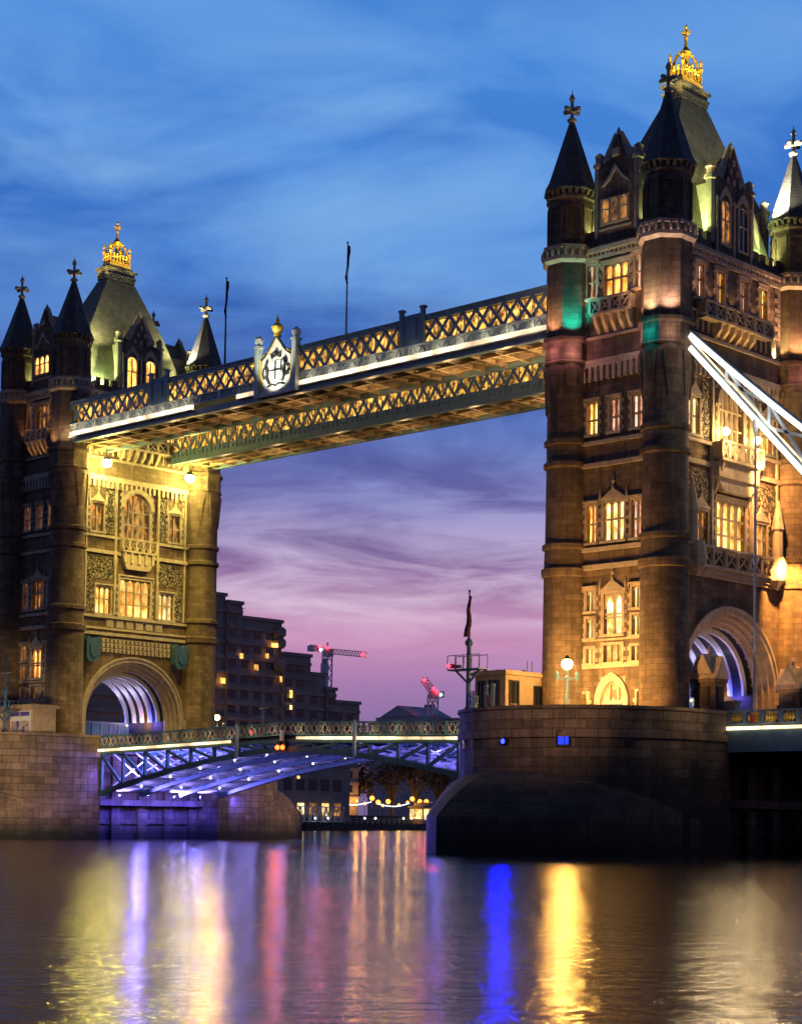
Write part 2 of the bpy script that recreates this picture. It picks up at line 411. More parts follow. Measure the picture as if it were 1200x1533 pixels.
def comb(F, mb, u0, u1, n, w, z0, z1, bar, d):
    s = (u1-u0)/n; P = [(u0, z1), (u0, z1-bar)]
    for k in range(n):
        c = u0+s*(k+.5); P += [(c-w/2, z1-bar), (c-w/2, z0), (c+w/2, z0), (c+w/2, z1-bar)]
    F.poly(mb, P+[(u1, z1-bar), (u1, z1)], -.02, d)
def balustrade(F, mb, u0, u1, d0, d1, z0, z1, n):
    F.box(mb, u0, u1, d1-.22, d1, z0, z0+.22); F.box(mb, u0, u1, d1-.26, d1+.05, z1-.2, z1)
    w = (u1-u0)/n
    for k in range(n+1): F.box(mb, u0+w*k-.13, u0+w*k+.13, d1-.24, d1+.03, z0+.22, z1-.2)
    for k in range(n):
        a, b = u0+w*k+.13, u0+w*(k+1)-.13
        mb.bar(F.P(a, d1-.11, z0+.22), F.P(b, d1-.11, z1-.2), .12, .1); mb.bar(F.P(b, d1-.11, z0+.22), F.P(a, d1-.11, z1-.2), .12, .1)
    for u in (u0, u1):
        F.box(mb, u-.1 if u > u0 else u, u if u > u0 else u+.1, d0, d1-.26, z0, z1-.1)
    F.box(mb, u0, u1, d0, d1-.22, z0, z0+.12)

def make_turret(T, cx, cy, z_lo=10.0):
    mb = MB()
    mb.lathe(cx, cy, [(2.35, z_lo), (2.35, z_lo+.7), (2.05, z_lo+1.1), (1.98, 22.6), (2.16, 22.7), (2.22, 23.3), (1.98, 23.45),
                      (1.93, 24.9), (2.14, 25.0), (2.14, 25.35), (1.90, 25.5), (1.86, 31.7), (2.10, 31.85), (2.10, 32.2), (1.86, 32.3),
                      (1.86, 33.6), (2.08, 33.75), (2.08, 34.1), (1.86, 34.2), (1.84, 36.2), (2.12, 39.8), (2.12, 40.4)], 24)
    o = mb.build('turret', 'stone', T, smooth=True)
    g = MB()
    for k in range(8):
        a = PI/8+PI/4*k+PI/8; c, s_ = math.cos(a), math.sin(a)
        def q(t, r, z): return (cx+c*r-s_*t, cy+s_*r+c*t, z)
        g.hexa([q(-.06, 1.80, 36.3), q(.06, 1.80, 36.3), q(.06, 1.95, 36.3), q(-.06, 1.95, 36.3)][::1],
               [q(-.55, 1.80, 39.9), q(.55, 1.80, 39.9), q(.55, 2.2, 39.9), q(-.55, 2.2, 39.9)])
    g.build('gablet_corbel', 'stone', o)
    b = MB(); ro = PI/8
    b.lathe(cx, cy, [(2.30, 40.4), (2.36, 40.55), (2.2, 40.7), (2.2, 42.15), (2.42, 42.3), (2.42, 42.6), (2.12, 42.75), (2.1, 48.9)], 8, ro)
    b.build('turret_drum', 'stone', o)
    c = MB()
    c.lathe(cx, cy, [(2.12, 48.9), (2.45, 49.15), (2.45, 49.45), (2.25, 49.55), (2.25, 50.0), (2.5, 50.1), (2.5, 50.35), (2.05, 50.5)], 8, ro)
    for k in range(24):
        a = 2*PI*k/24; c.lathe(cx+2.38*math.cos(a), cy+2.38*math.sin(a), [(.10, 49.5), (.13, 49.8), (.10, 50.08)], 5)
    c.build('cornice', 'trim', o)
    d = MB()
    d.lathe(cx, cy, [(2.02, 50.45), (2.0, 54.3), (2.2, 54.5), (2.2, 54.7), (2.0, 54.75), (2.0, 55.2)], 8, ro)
    for k in range(8):
        a = PI/4*k; cc, ss = math.cos(a), math.sin(a)
        def q(t, r, z): return (cx+cc*r-ss*t, cy+ss*r+cc*t, z)
        for t0, t1 in ((-.62, -.54), (.54, .62)):
            d.hexa([q(t0, 1.84, 50.8), q(t1, 1.84, 50.8), q(t1, 1.97, 50.8), q(t0, 1.97, 50.8)], [q(t0, 1.84, 53.9), q(t1, 1.84, 53.9), q(t1, 1.97, 53.9), q(t0, 1.97, 53.9)])
        d.hexa([q(-.62, 1.84, 53.6), q(.62, 1.84, 53.6), q(.62, 1.97, 53.6), q(-.62, 1.97, 53.6)], [q(-.62, 1.84, 53.9), q(.62, 1.84, 53.9), q(.62, 1.965, 53.9), q(-.62, 1.965, 53.9)])
    for k in range(24):
        a = 2*PI*(k+.5)/24; r = 2.05
        d.hexa([(cx+r*math.cos(a+e)*f, cy+r*math.sin(a+e)*f, 54.75) for e, f in ((-.07, .9), (.07, .9), (.07, 1.02), (-.07, 1.02))],
               [(cx+r*math.cos(a+e)*f, cy+r*math.sin(a+e)*f, 55.2) for e, f in ((-.07, .9), (.07, .9), (.07, 1.1), (-.07, 1.1))])
    d.build('lantern_stage', 'stone', o)
    e = MB()
    e.lathe(cx, cy, [(2.1, 55.15), (2.42, 55.2), (2.42, 55.32), (2.1, 55.9), (.30, 61.3), (.26, 61.5)], 8, ro)
    e.build('spire', 'spire', o)
    f = MB()
    f.lathe(cx, cy, [(.24, 61.4), (.42, 61.6), (.42, 61.75), (.18, 61.9), (.15, 62.2), (.15, 63.3), (.26, 63.5), (.2, 63.75), (.05, 63.95), (.02, 64.3)], 8)
    f.box(cx-.72, cx+.72, cy-.13, cy+.13, 62.35, 62.72); f.box(cx-.13, cx+.13, cy-.72, cy+.72, 62.36, 62.71)
    for sx, sy in ((1, 0), (-1, 0), (0, 1), (0, -1)): f.ball((cx+sx*.72, cy+sy*.72, 62.53), .24, 6)
    f.build('finial', 'trim', o)
    return o

def make_dormer(T, F, half, zp, zs, nwin, lits):
    mb = MB(); z0 = 49.9
    ops = []
    m = MB()
    hb = half*.9
    F.poly(mb, [(-half, z0), (half, z0), (half, zs), (half*.62, zs+.5), (half*.40, zs+.6), (0.12, zp), (-.12, zp), (-half*.40, zs+.6), (-half*.62, zs+.5), (-half, zs)], -.6, .12)
    o = mb.build('dormer', 'stone', T)
    c = MB()
    for sg in (-1, 1):   # coping and pinnacles
        c.bar(F.P(sg*half*.62, -.2, zs+.55), F.P(0, -.2, zp+.12), .9, .2, F.P(0, 1, 0)-F.P(0, 0, 0))
        for dd in (0,):
            p = F.P(sg*(half+.05), -.25, 0); c.lathe(p.x, p.y, [(.42, z0+.9), (.42, zs+.1), (.55, zs+.2), (.55, zs+.5), (.36, zs+.6), (.36, zs+1.1), (.46, zs+1.2), (.1, zs+1.5)], 8)
    p = F.P(0, -.2, zp); c.lathe(p.x, p.y, [(.16, zp), (.22, zp+.35), (.05, zp+.75)], 6)
    if nwin == 2:
        for sg in (-1, 1):
            m0 = sg*half*.46; F.poly(c, [(m0-1.0, zs-1.5), (m0-.55, zs-.6), (m0, zs-.15), (m0+.55, zs-.6), (m0+1.0, zs-1.5), (m0+.85, zs-1.6), (m0, zs-.75), (m0-.85, zs-1.6)], .12, .3)
        for k in range(3):
            for j in range(3-k): F.box(c, (j-(2-k)/2)*.9-.14, (j-(2-k)/2)*.9+.14, .12, .2, zs+.25+k*.85, zs+.75+k*.85)
        for u in (-half+.15, -.12, half-.39): F.box(c, u, u+.24, .12, .28, z0, zs-1.2)
    else:
        F.poly(c, [(-1.5, zs-1.6), (-.7, zs-.9), (0, zs+.1), (.7, zs-.9), (1.5, zs-1.6), (1.3, zs-1.65), (.6, zs-1.15), (0, zs-.35), (-.6, zs-1.15), (-1.3, zs-1.65)], .12, .28)
        F.box(c, -.35, .35, .12, .3, zs+.75, zs+1.35)
        F.box(c, -half, half, .12, .3, z0, z0+.2); F.box(c, -half+.3, half-.3, .12, .22, z0+1.35, z0+1.55)
    c.build('gable_coping', 'trim', o)
    r = MB(); ax = F.P(0, -1, 0)-F.P(0, 0, 0)
    L = 5.2 if half > 2.3 else 5.6
    A = [F.P(-hb, -.6, zs+.1), F.P(hb, -.6, zs+.1), F.P(0, -.6, zp-.35)]; B = [F.P(-hb, -.6-L, zs+.1), F.P(hb, -.6-L, zs+.1), F.P(0, -.6-L, zp-.35)]
    r.face(A); r.face(B[::-1]); r.face([A[1], B[1], B[2], A[2]]); r.face([B[0], A[0], A[2], B[2]])
    r.build('dormer_roof', 'slate', o)
    r = MB(); F.box(r, -hb, hb, -.6-L*.8, -.6, z0, zs+.1); r.build('dormer_cheek', 'trim', o)
    for k, li in enumerate(lits):
        if nwin == 2: u0 = -half*.46-.62 if k == 0 else half*.46-.62; u1 = u0+1.24; a = (50.9, 54.6)
        else: u0 = -1.35+.95*k; u1 = u0+.72; a = (51.9, 53.9)
        fr = MB(); F.box(fr, u0-.14, u0, .12, .3, a[0], a[1]); F.box(fr, u1, u1+.14, .12, .3, a[0], a[1]); F.box(fr, u0-.14, u1+.14, .12, .3, a[0]-.2, a[0])
        ap = arch_pts(u0, u1, a[1]-.6, .58); mid = len(ap)//2
        F.poly(fr, [(u0, a[1]-.6)]+ap[:mid+1]+[((u0+u1)/2, a[1]), (u0, a[1])], .12, .26); F.poly(fr, [(u1, a[1]-.6), (u1, a[1]), ((u0+u1)/2, a[1])]+ap[mid:], .12, .26)
        F.box(fr, u0, u1, .15, .24, (a[0]*.45+a[1]*.55)-.06, (a[0]*.45+a[1]*.55)+.06)
        if nwin == 2: F.box(fr, (u0+u1)/2-.07, (u0+u1)/2+.07, .15, .24, a[0], a[1]-.2)
        w = fr.build('dormer_window', 'trim', o) if False else fr.build('dormer_window', 'trim', T)
        pn = MB(); F.quad(pn, u0, u1, .135, a[0], a[1]-.02); pn.build('pane', li+'_p', w)
    return o

def make_crown(T, cx):
    mb = MB(); mb.box(cx-.95, cx+.95, -1.8, 1.8, 64.2, 64.9)
    mb.box(cx-1.1, cx+1.1, -2.0, 2.0, 64.9, 65.15); mb.box(cx-.98, cx+.98, -1.85, 1.85, 65.15, 65.6); mb.box(cx-1.18, cx+1.18, -2.12, 2.12, 65.6, 65.85)
    mb.box(cx-.85, cx+.85, -1.6, 1.6, 65.85, 66.2)
    for k in range(9):
        y = -1.72+.43*k
        for sx in (-1, 1): mb.box(cx+sx*.95, cx+sx*1.08, y-.12, y+.12, 64.5, 64.897)
    for k in range(5):
        x = cx-.8+.4*k
        for sy in (-1, 1): mb.box(x-.12, x+.12, sy*1.8, sy*1.95, 64.5, 64.897)
    o = mb.build('roof_platform', 'spire', T)
    g = MB(); hx, hy = .66, 1.32
    g.box(cx-hx-.1, cx+hx+.1, -hy-.1, hy+.1, 66.2, 66.5); g.box(cx-hx, cx+hx, -hy, hy, 66.5, 66.75)
    def spike(x, y, z, h): g.lathe(x, y, [(.13, z), (.09, z+h*.4), (.2, z+h*.55), (.08, z+h*.65), (.16, z+h*.8), (.03, z+h)], 8)
    for sx in (-1, 1):
        for sy in (-1, 1):
            spike(cx+sx*hx, sy*hy, 66.7, 2.2)
            pts = [(cx+sx*hx*.9*math.cos(t), sy*hy*.9*math.cos(t), 66.9+2.3*math.sin(t)) for t in [PI/2*k/6 for k in range(7)]]
            g.tube(pts, .12, 6)
            for q in pts[1:5]: g.ball((q[0], q[1], q[2]+.16), .13, 6)
        for y in (-.84, -.42, 0, .42, .84): spike(cx+sx*hx, y, 66.7, 1.15 if y else 1.5)
        for x in (-.22, .22): spike(cx+x, sx*hy, 66.7, 1.1)
    g.lathe(cx, 0, [(.30, 66.7), (.22, 68.4), (.36, 68.9), (.5, 69.2), (.3, 69.5), (.16, 69.7), (.13, 70.3), (.2, 70.5), (.12, 70.7), (.1, 71.3), (.2, 71.45), (.02, 71.7)], 8)
    g.box(cx-.09, cx+.09, -.42, .42, 70.85, 71.1); g.box(cx-.42, cx+.42, -.09, .09, 70.86, 71.09)
    g.build('crown', 'gold', o)

def make_tower(cx, label, lit):
    T = thing('bridge_tower', (cx, 0, 10.0), label, 'bridge tower', 'bridge towers')
    fx, fy, bx, by = Face(cx, '+x'), Face(cx, '-y'), Face(cx, '-x'), Face(cx, '+y')
    W = lambda k, d='gold': lit.get(k, d)
    # ---- wide face above the arch
    for F, main in ((fx, True), (bx, False)):
        ops = []
        if main:
            for k, (u, zz) in enumerate(((-4.6, 0), (-1.7, 0), (1.7, 0), (4.6, 0))): make_window(T, F, ops, u-.62, u+.62, 45.7, 48.5, 2, (.55,), W('top%d' % k), 'label')
            make_window(T, F, ops, -6.1, -4.5, 34.2, 37.3, 2, (.5,), W('up0'), 'ogee'); make_window(T, F, ops, 4.5, 6.1, 34.2, 37.3, 2, (.5,), W('up1'), 'ogee')
            make_window(T, F, ops, -1.75, 1.75, 33.9, 39.0, 5, (.3, .6), W('upc', 'dim'), None, 'one', .35, 1.75)
            ar = MB(); ip = round_pts(-1.78, 1.78, 37.25, 1.8, 12); op = round_pts(-2.3, 2.3, 37.25, 2.35, 12)
            for (a, b), (c, d) in zip(zip(op, op[1:]), zip(ip, ip[1:])): F.poly(ar, [a, b, d, c], .13, .32)
            ar.build('window_arch', 'trim', T)
            make_window(T, F, ops, -5.3, -3.3, 25.1, 28.0, 3, (.55,), W('mid0'), 'gable' if lit.get('canopy') else 'label'); make_window(T, F, ops, 3.3, 5.3, 25.1, 28.0, 3, (.55,), W('mid1'), 'gable' if lit.get('canopy') else 'label')
            make_window(T, F, ops, -2.05, 2.05, 25.0, 29.2, 4, (.33, .66), W('midc'), 'label', 'point', .3)
        wall_grid(F, 7.7, 22.6, 50.0, ops).build('facade_wall', 'stone', T)
        # portal wall with a round arch
        mb = MB(); ro, sp = 6.85, 13.4; N = 28
        top = lambda a: F.P(ro*math.cos(a), 0, sp+ro*math.sin(a))
        for k in range(N):
            a, b = PI*k/N, PI*(k+1)/N
            p, q = top(a), top(b)
            mb.face([q, p, F.P(ro*math.cos(a), 0, 22.6), F.P(ro*math.cos(b), 0, 22.6)])
        for sg in (-1, 1):
            mb.face([F.P(sg*7.7, 0, 10), F.P(sg*ro, 0, 10), F.P(sg*ro, 0, 22.6), F.P(sg*7.7, 0, 22.6)])
        wl = mb.build('portal_wall', 'stone', T)
        mb = MB(); rs = [6.85, 6.45, 6.1, 5.75, 5.4]; d0 = .14
        for i, r in enumerate(rs):
            d1 = d0-.42 if i else -.0
            path = [(r, 10)]+[(r*math.cos(PI*k/N), sp+r*math.sin(PI*k/N)) for k in range(N+1)]+[(-r, 10)]
            r2 = rs[i+1] if i+1 < len(rs) else None
            for (a0, z0), (a1, z1) in zip(path, path[1:]):
                dd = d0 - .42*i
                if r2:
                    k0 = r2/r
                    c0 = (a0*k0, sp+(z0-sp)*k0 if z0 >= sp else z0); c1 = (a1*k0, sp+(z1-sp)*k0 if z1 >= sp else z1)
                    mb.face([F.P(a0, dd, z0), F.P(a1, dd, z1), F.P(c1[0], dd, c1[1]), F.P(c0[0], dd, c0[1])])
                prev = dd+.42 if i else 0
                mb.face([F.P(a0, prev, z0), F.P(a1, prev, z1), F.P(a1, dd, z1), F.P(a0, dd, z0)])
        # hood roll
        for k in range(N):
            a, b = PI*k/N, PI*(k+1)/N
            mb.bar(F.P(6.95*math.cos(a), .16, sp+6.95*math.sin(a)), F.P(6.95*math.cos(b), .16, sp+6.95*math.sin(b)), .22, .22, (1, 0, 0) if F.k[1] == 'x' else (0, 1, 0))
        for sg in (-1, 1):
            F.box(mb, sg*6.75, sg*7.35, .02, .5, 12.6, 13.6)
        mb.build('archivolt', 'trim', wl, smooth=False)
        if not main: continue
        tr = MB()
        # string courses
        for za, zb, dd in ((22.6, 22.95, .28), (23.25, 23.5, .2), (24.7, 25.0, .26) if lit.get('bal') else (24.55, 24.85, .26), (31.75, 32.15, .26), (33.55, 33.85, .26), (40.1, 40.5, .3), (42.3, 42.55, .3), (49.0, 49.25, .3), (49.6, 49.95, .45)):
            sc_ = MB(); F.box(sc_, -7.4, 7.4, -.02, dd, za, zb); sc_.build('string_course', 'trim', T)
        tr = MB()
        comb(F, tr, -6.9, 6.9, 22, .28, 39.2, 40.097, .15, .3)
        tr.build('corbel_molding', 'trim', T); tr = MB()
        comb(F, tr, -7.0, 7.0, 30, .2, 49.25, 49.597, .08, .36)
        tr.build('dentil_molding', 'trim', T); tr = MB()
        comb(F, tr, -6.9, 6.9, 18, .2, 42.9, 44.6, .12, .12)
        tr.build('panel_molding', 'trim', T)
        for sg in (-1, 1):
            tr = MB(); k = 0; z = 42.7
            while z < 48.9:
                w = .55 if k % 2 else .95
                F.box(tr, sg*7.3, sg*(7.3-w), -.02, .09, z, z+.36)
                z += .42; k += 1
            tr.build('quoin_strip', 'trim', T)
            tr = MB(); F.box(tr, sg*2.9-.12, sg*2.9+.12, -.02, .28, 25.0, 39.9)
            p = F.P(sg*2.9, .2, 31.0); tr.lathe(p.x, p.y, [(.2, 30.4), (.26, 31.2), (.04, 32.4)], 6); tr.build('pilaster', 'trim', T)
            tr = MB(); F.box(tr, sg*6.75-.1, sg*6.75+.1, -.02, .2, 25.0, 39.9); tr.build('pilaster', 'trim', T)
        if not lit.get('bal'):
            fz = MB()   # corbel table frieze and carved band over the arch
            for r in range(3):
                fz = MB(); comb(F, fz, -5.0, 5.0, 18, .34, 20.75+.55*r, 21.2+.55*r, .09, .24-.05*r); fz.build('arch_molding', 'trim', T)
            fz = MB(); comb(F, fz, -4.0, 4.0, 6, .95, 23.6, 24.45, .08, .1)
            fz.build('carved_tile_band', 'trim', T)
        # rubble infill panels
        for sg in (-1, 1):
            for u_0, u_1, za, zb in ((5.75, 6.62, 25.1, 31.2), (3.1, 4.2, 34.0, 39.0), (6.35, 6.62, 34.0, 39.0), (3.1, 5.7, 28.9, 31.4)):
                rb = MB(); a, b = sorted((sg*u_0, sg*u_1)); F.box(rb, a, b, -.02, .05, za, zb); rb.build('rubble_panel', 'rubble', T)
        # upper balcony
        ub = MB(); balustrade(F, ub, -4.9, 4.9, 0, .95, 43.9, 45.4, 7)
        for k in range(6):
            u = -2.4+k*.96; ub.prism([F.P(u-.16, 0, 43.9), F.P(u-.16, .85, 43.9), F.P(u-.16, .7, 43.3), F.P(u-.16, 0, 42.6)], F.P(.32, 0, 0)-F.P(0, 0, 0))
        ub.build('balcony', 'trim', T)
        if lit.get('bal'):
            # oriel bay with lamp balcony
            ob = MB(); F.box(ob, -2.9, 2.9, .02, .9, 31.0, 32.3)
            F.poly(ob, [(-2.9, 31.0), (2.9, 31.0), (1.9, 29.9), (-1.9, 29.9)], .02, .7)
            balustrade(F, ob, -2.95, 2.95, .02, 1.3, 32.3, 34.0, 6)
            for sg in (-1, 1): ob.prism([F.P(sg*2.5-.15, .02, 32.3), F.P(sg*2.5-.15, 1.2, 32.3), F.P(sg*2.5-.15, .9, 31.4), F.P(sg*2.5-.15, .02, 29.2)], F.P(.3, 0, 0)-F.P(0, 0, 0))
            ob.build('lamp_balcony', 'trim', T)
            pb = MB(); F.box(pb, -7.2, 7.2, .02, .5, 22.9, 23.3)
            balustrade(F, pb, -7.1, 7.1, .02, .85, 23.3, 25.1, 8)
            for sg in (-1, 1):
                p = F.P(sg*5.8, .75, 23); pb.lathe(p.x, p.y, [(.1, 22.4), (.8, 23.2), (.9, 23.9), (.7, 25.2)], 8)
            for u in (-6.2, 6.2):
                p = F.P(u, .6, 25); pb.lathe(p.x, p.y, [(.5, 25.1), (.45, 27.5), (.6, 27.7), (.1, 30.2)], 8)
            pb.build('parapet_balcony', 'trim', T)
        else:
            cb = MB(); balustrade(F, cb, -2.3, 2.3, .02, .8, 32.2, 33.8, 5)
            F.poly(cb, [(-2.3, 32.2), (2.3, 32.2), (1.9, 30.9), (1.5, 30.3), (-1.5, 30.3), (-1.9, 30.9)], .02, .55)
            for k in range(5): F.box(cb, -1.9+k*.95-.14, -1.9+k*.95+.14, .55, .75, 31.0, 32.197)
            cb.build('balcony', 'trim', T)
            for sg in (-1, 1):   # heraldic cartouches beside the arch
                q = MB(); F.poly(q, [(sg*6.0-.95, 21.9), (sg*6.0-.75, 22.3), (sg*6.0, 22.0), (sg*6.0+.75, 22.3), (sg*6.0+.95, 21.9), (sg*6.0+.85, 20.2), (sg*6.0+.3, 19.5), (sg*6.0-.5, 19.4), (sg*6.0-.9, 20.0)], .05, 1.0)
                F.poly(q, [(sg*6.0-.55, 21.4), (sg*6.0+.55, 21.4), (sg*6.0+.5, 20.4), (sg*6.0, 19.9), (sg*6.0-.5, 20.4)], 1.0, 1.14)
                q.build('shield', 'teal', T)
    # ---- vault through the tower
    v = MB(); r = 5.4; N = 20; x0, x1 = cx-3.6, cx+3.6
    path = [(r, 10)]+[(r*math.cos(PI*k/N), 13.4+r*math.sin(PI*k/N)) for k in range(N+1)]+[(-r, 10)]
    for (a0, z0), (a1, z1) in zip(path, path[1:]): v.face([(x0, a0, z0), (x0, a1, z1), (x1, a1, z1), (x1, a0, z0)])
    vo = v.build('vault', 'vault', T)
    for k in range(5):
        rb = MB(); xa = cx+3.0-1.5*k; r1 = 4.95
        for (a0, z0), (a1, z1) in zip(path[1:-1], path[2:-1]):
            k0 = r1/r; i0 = (a0*k0, 13.4+(z0-13.4)*k0); i1 = (a1*k0, 13.4+(z1-13.4)*k0); xb = xa-.26
            rb.face([(xa, a0, z0), (xa, a1, z1), (xa, i1[0], i1[1]), (xa, i0[0], i0[1])])
            rb.face([(xb, a0, z0), (xb, a1, z1), (xb, i1[0], i1[1]), (xb, i0[0], i0[1])])
            rb.face([(xa, i0[0], i0[1]), (xa, i1[0], i1[1]), (xb, i1[0], i1[1]), (xb, i0[0], i0[1])])
        rb.build('vault_rib', 'white', vo)
    # ---- narrow faces
    for F, main in ((fy, True), (by, False)):
        ops = []
        if main:
            make_window(T, F, ops, -3.0, -2.0, 45.9, 48.7, 2, (.5,), W('n_t0', 'pink'), 'label'); make_window(T, F, ops, -1.25, 1.25, 45.7, 48.4, 3, (.55,), W('n_t1'), 'label'); make_window(T, F, ops, 2.0, 3.0, 45.9, 48.7, 2, (.5,), W('n_t2', 'pink'), 'label')
            for k, u in enumerate((-2.35, 0, 2.35)): make_window(T, F, ops, u-.55, u+.55, 34.4, 37.1, 2, (.45,), W('n_u%d' % k), 'label', 'point', .18)
            make_window(T, F, ops, -2.85, -1.85, 25.4, 28.5, 2, (.5,), W('n_m0'), 'label'); make_window(T, F, ops, -1.1, 1.1, 25.4, 28.6, 3, (.55,), W('n_m1'), 'ogee'); make_window(T, F, ops, 1.85, 2.85, 25.4, 28.5, 2, (.5,), W('n_m2'), 'label')
            for k, u in enumerate((-2.4, 2.4)):
                make_window(T, F, ops, u-.42, u+.42, 19.7, 21.4, 2, (), W('n_l0%d' % k), 'label', 'point', .22)
                make_window(T, F, ops, u-.42, u+.42, 17.5, 19.1, 2, (), W('n_l1%d' % k), None, 'point', .22)
                make_window(T, F, ops, u-.42, u+.42, 15.4, 16.6, 2, (), W('n_l2%d' % k, 'dim'), None, None, .22)
                make_window(T, F, ops, u*1.25-.42, u*1.25+.42, 11.2, 12.9, 1, (), W('n_g%d' % k, 'dim'), None, None, .2)
            make_window(T, F, ops, -.95, .95, 17.7, 21.0, 2, (.42, .5), W('n_lc'), 'ogee', 'point', .28, 1.2)
            make_window(T, F, ops, -.95, .95, 15.4, 16.8, 3, (), W('n_lc2', 'dim'), None, None, .22)
            ops.append((-1.3, 1.3, 10.0, 14.2))
        wall_grid(F, 4.0, 10.0, 50.0, ops).build('facade_wall', 'stone', T)
        if not main: continue
        tr = MB()
        for za, zb, dd in ((14.95, 15.3, .16), (17.2, 17.35, .12), (23.1, 23.5, .3), (24.6, 24.95, .25), (31.6, 31.95, .28), (33.5, 33.8, .25), (40.2, 40.55, .35), (42.3, 42.5, .3), (49.0, 49.25, .3), (49.6, 49.95, .45)):
            sc_ = MB(); F.box(sc_, -3.5, 3.5, -.02, dd, za, zb); sc_.build('string_course', 'trim', T)
        comb(F, tr, -3.4, 3.4, 11, .3, 38.8, 40.197, .2, .32)
        tr.build('corbel_molding', 'trim', T); tr = MB()
        comb(F, tr, -3.4, 3.4, 15, .18, 49.25, 49.597, .08, .34)
        tr.build('dentil_molding', 'trim', T)
        for sg in (-1, 1):
            tr = MB(); k = 0; z = 42.7
            while z < 48.9:
                w = .35 if k % 2 else .6
                F.box(tr, sg*3.5, sg*(3.5-w+.2), -.02, .09, z, z+.36)
                z += .42; k += 1
            tr.build('quoin_strip', 'trim', T)
        nb = MB(); balustrade(F, nb, -2.1, 2.1, 0, .85, 44.1, 45.5, 4)
        for k in range(5):
            u = -1.7+k*.85; nb.prism([F.P(u-.16, 0, 44.1), F.P(u-.16, .8, 44.1), F.P(u-.16, .6, 43.5), F.P(u-.16, 0, 42.7)], F.P(.32, 0, 0)-F.P(0, 0, 0))
        nb.build('balcony', 'trim', T)
        dr = MB()   # pointed doorway
        for w_, dd in ((1.75, .22), (1.5, .12)):
            ap = arch_pts(-w_, w_, 12.2, w_*1.35); ip = arch_pts(-w_+.25, w_-.25, 12.2, (w_-.25)*1.35)
            for (a, b), (c, d) in zip(zip(ap, ap[1:]), zip(ip, ip[1:])): F.poly(dr, [a, b, d, c], -.02, dd)
            for sg in (-1, 1):
                a, b = sorted((sg*w_, sg*(w_-.25))); F.box(dr, a, b, -.02, dd, 10, 12.2)
        ip = arch_pts(-1.27, 1.27, 12.2, 1.72); mid = len(ip)//2
        F.poly(dr, [(-1.3, 12.2)]+ip[:mid+1]+[(0, 14.2), (-1.3, 14.2)], -.4, -.05); F.poly(dr, [(1.3, 12.2), (1.3, 14.2), (0, 14.2)]+ip[mid:], -.4, -.05)
        for u in (-.45, .45): F.box(dr, u-.08, u+.08, -.42, -.15, 12.2, 13.6)
        F.box(dr, -1.3, 1.3, -.42, -.2, 12.0, 12.3)
        do = dr.build('doorway', 'trim', T)
        pn = MB(); F.quad(pn, -1.3, 1.3, -.46, 12.2, 14.2); pn.build('fanlight', W('door')+'_p', do)
        pn = MB(); F.quad(pn, -1.3, 1.3, -.46, 10.0, 12.2); pn.build('door_leaf', 'teal', do)
    # ---- top: roof deck, parapet, turrets, dormers, main roof
    mb = MB(); mb.box(cx-HX+.05, cx+HX-.05, -HY+.05, HY-.05, 49.7, 50.0); mb.build('roof_deck', 'stone', T)
    def battl(F, a, b):
        pp = MB()
        F.box(pp, a, b, -.45, .05, 49.95, 50.75); n = max(1, int((b-a)/.95)); w = (b-a)/n
        for k in range(n): F.box(pp, a+w*k+w*.25, a+w*k+w*.8, -.45, .05, 50.75, 51.35); F.box(pp, a+w*k+w*.2, a+w*k+w*.85, -.5, .1, 51.35, 51.47)
        pp.build('battlement', 'stone', T)
    for F in (fx, bx): battl(F, -7.4, -2.9); battl(F, 2.9, 7.4)
    for F in (fy, by): battl(F, -3.6, -2.1); battl(F, 2.1, 3.6)
    for sx in (-1, 1):
        for sy in (-1, 1): make_turret(T, cx+sx*TX, sy*TY)
    make_dormer(T, fx, 2.75, 59.4, 56.0, 2, (W('d0', 'gold'), W('d1', 'gold'))); make_dormer(T, bx, 2.75, 59.4, 56.0, 2, ())
    make_dormer(T, fy, 2.0, 59.1, 56.6, 3, (W('e0', 'gold'),)*3); make_dormer(T, by, 2.0, 59.1, 56.6, 3, ())
    rf = MB(); lv = [(4.15, 7.7, 50.0), (3.75, 7.1, 52.4), (3.2, 6.2, 55.2), (2.5, 4.95, 58.4), (1.75, 3.4, 61.4), (1.0, 1.9, 64.3)]
    for (a, b, z0), (c, d, z1) in zip(lv, lv[1:]):
        A = [(cx-a, -b, z0), (cx+a, -b, z0), (cx+a, b, z0), (cx-a, b, z0)]; B = [(cx-c, -d, z1), (cx+c, -d, z1), (cx+c, d, z1), (cx-c, d, z1)]
        for k in range(4): rf.face([A[k], A[(k+1) % 4], B[(k+1) % 4], B[k]])
    rf.build('main_roof', 'slate', T)
    make_crown(T, cx)
    return T, fx, fy

def fixture(T, loc, tgt, col, power, angle=70, size=.16, radius=.12, kind='SPOT', lens=None, name='floodlight', blend=.7):
    mb = MB(); p = Vector(loc); d = (Vector(tgt)-p).normalized()
    mb.cyl(p-d*size*1.6, p-d*.02, size*.7, size, 8); mb.bar(p-d*size, (p.x, p.y, p.z-size*2.2), .06)
    o = mb.build(name, 'iron', T)
    light(kind, p+d*.06, col, power, T, radius, tgt, angle, blend)
    return o
def bulb(T, loc, m, r, col, power, name='lamp_globe', lr=None):
    mb = MB(); mb.ball(loc, r, 10); o = mb.build(name, m, T, smooth=True)
    o.visible_shadow = True
    l = light('POINT', loc, col, power, T, lr or r*1.15)
    return o

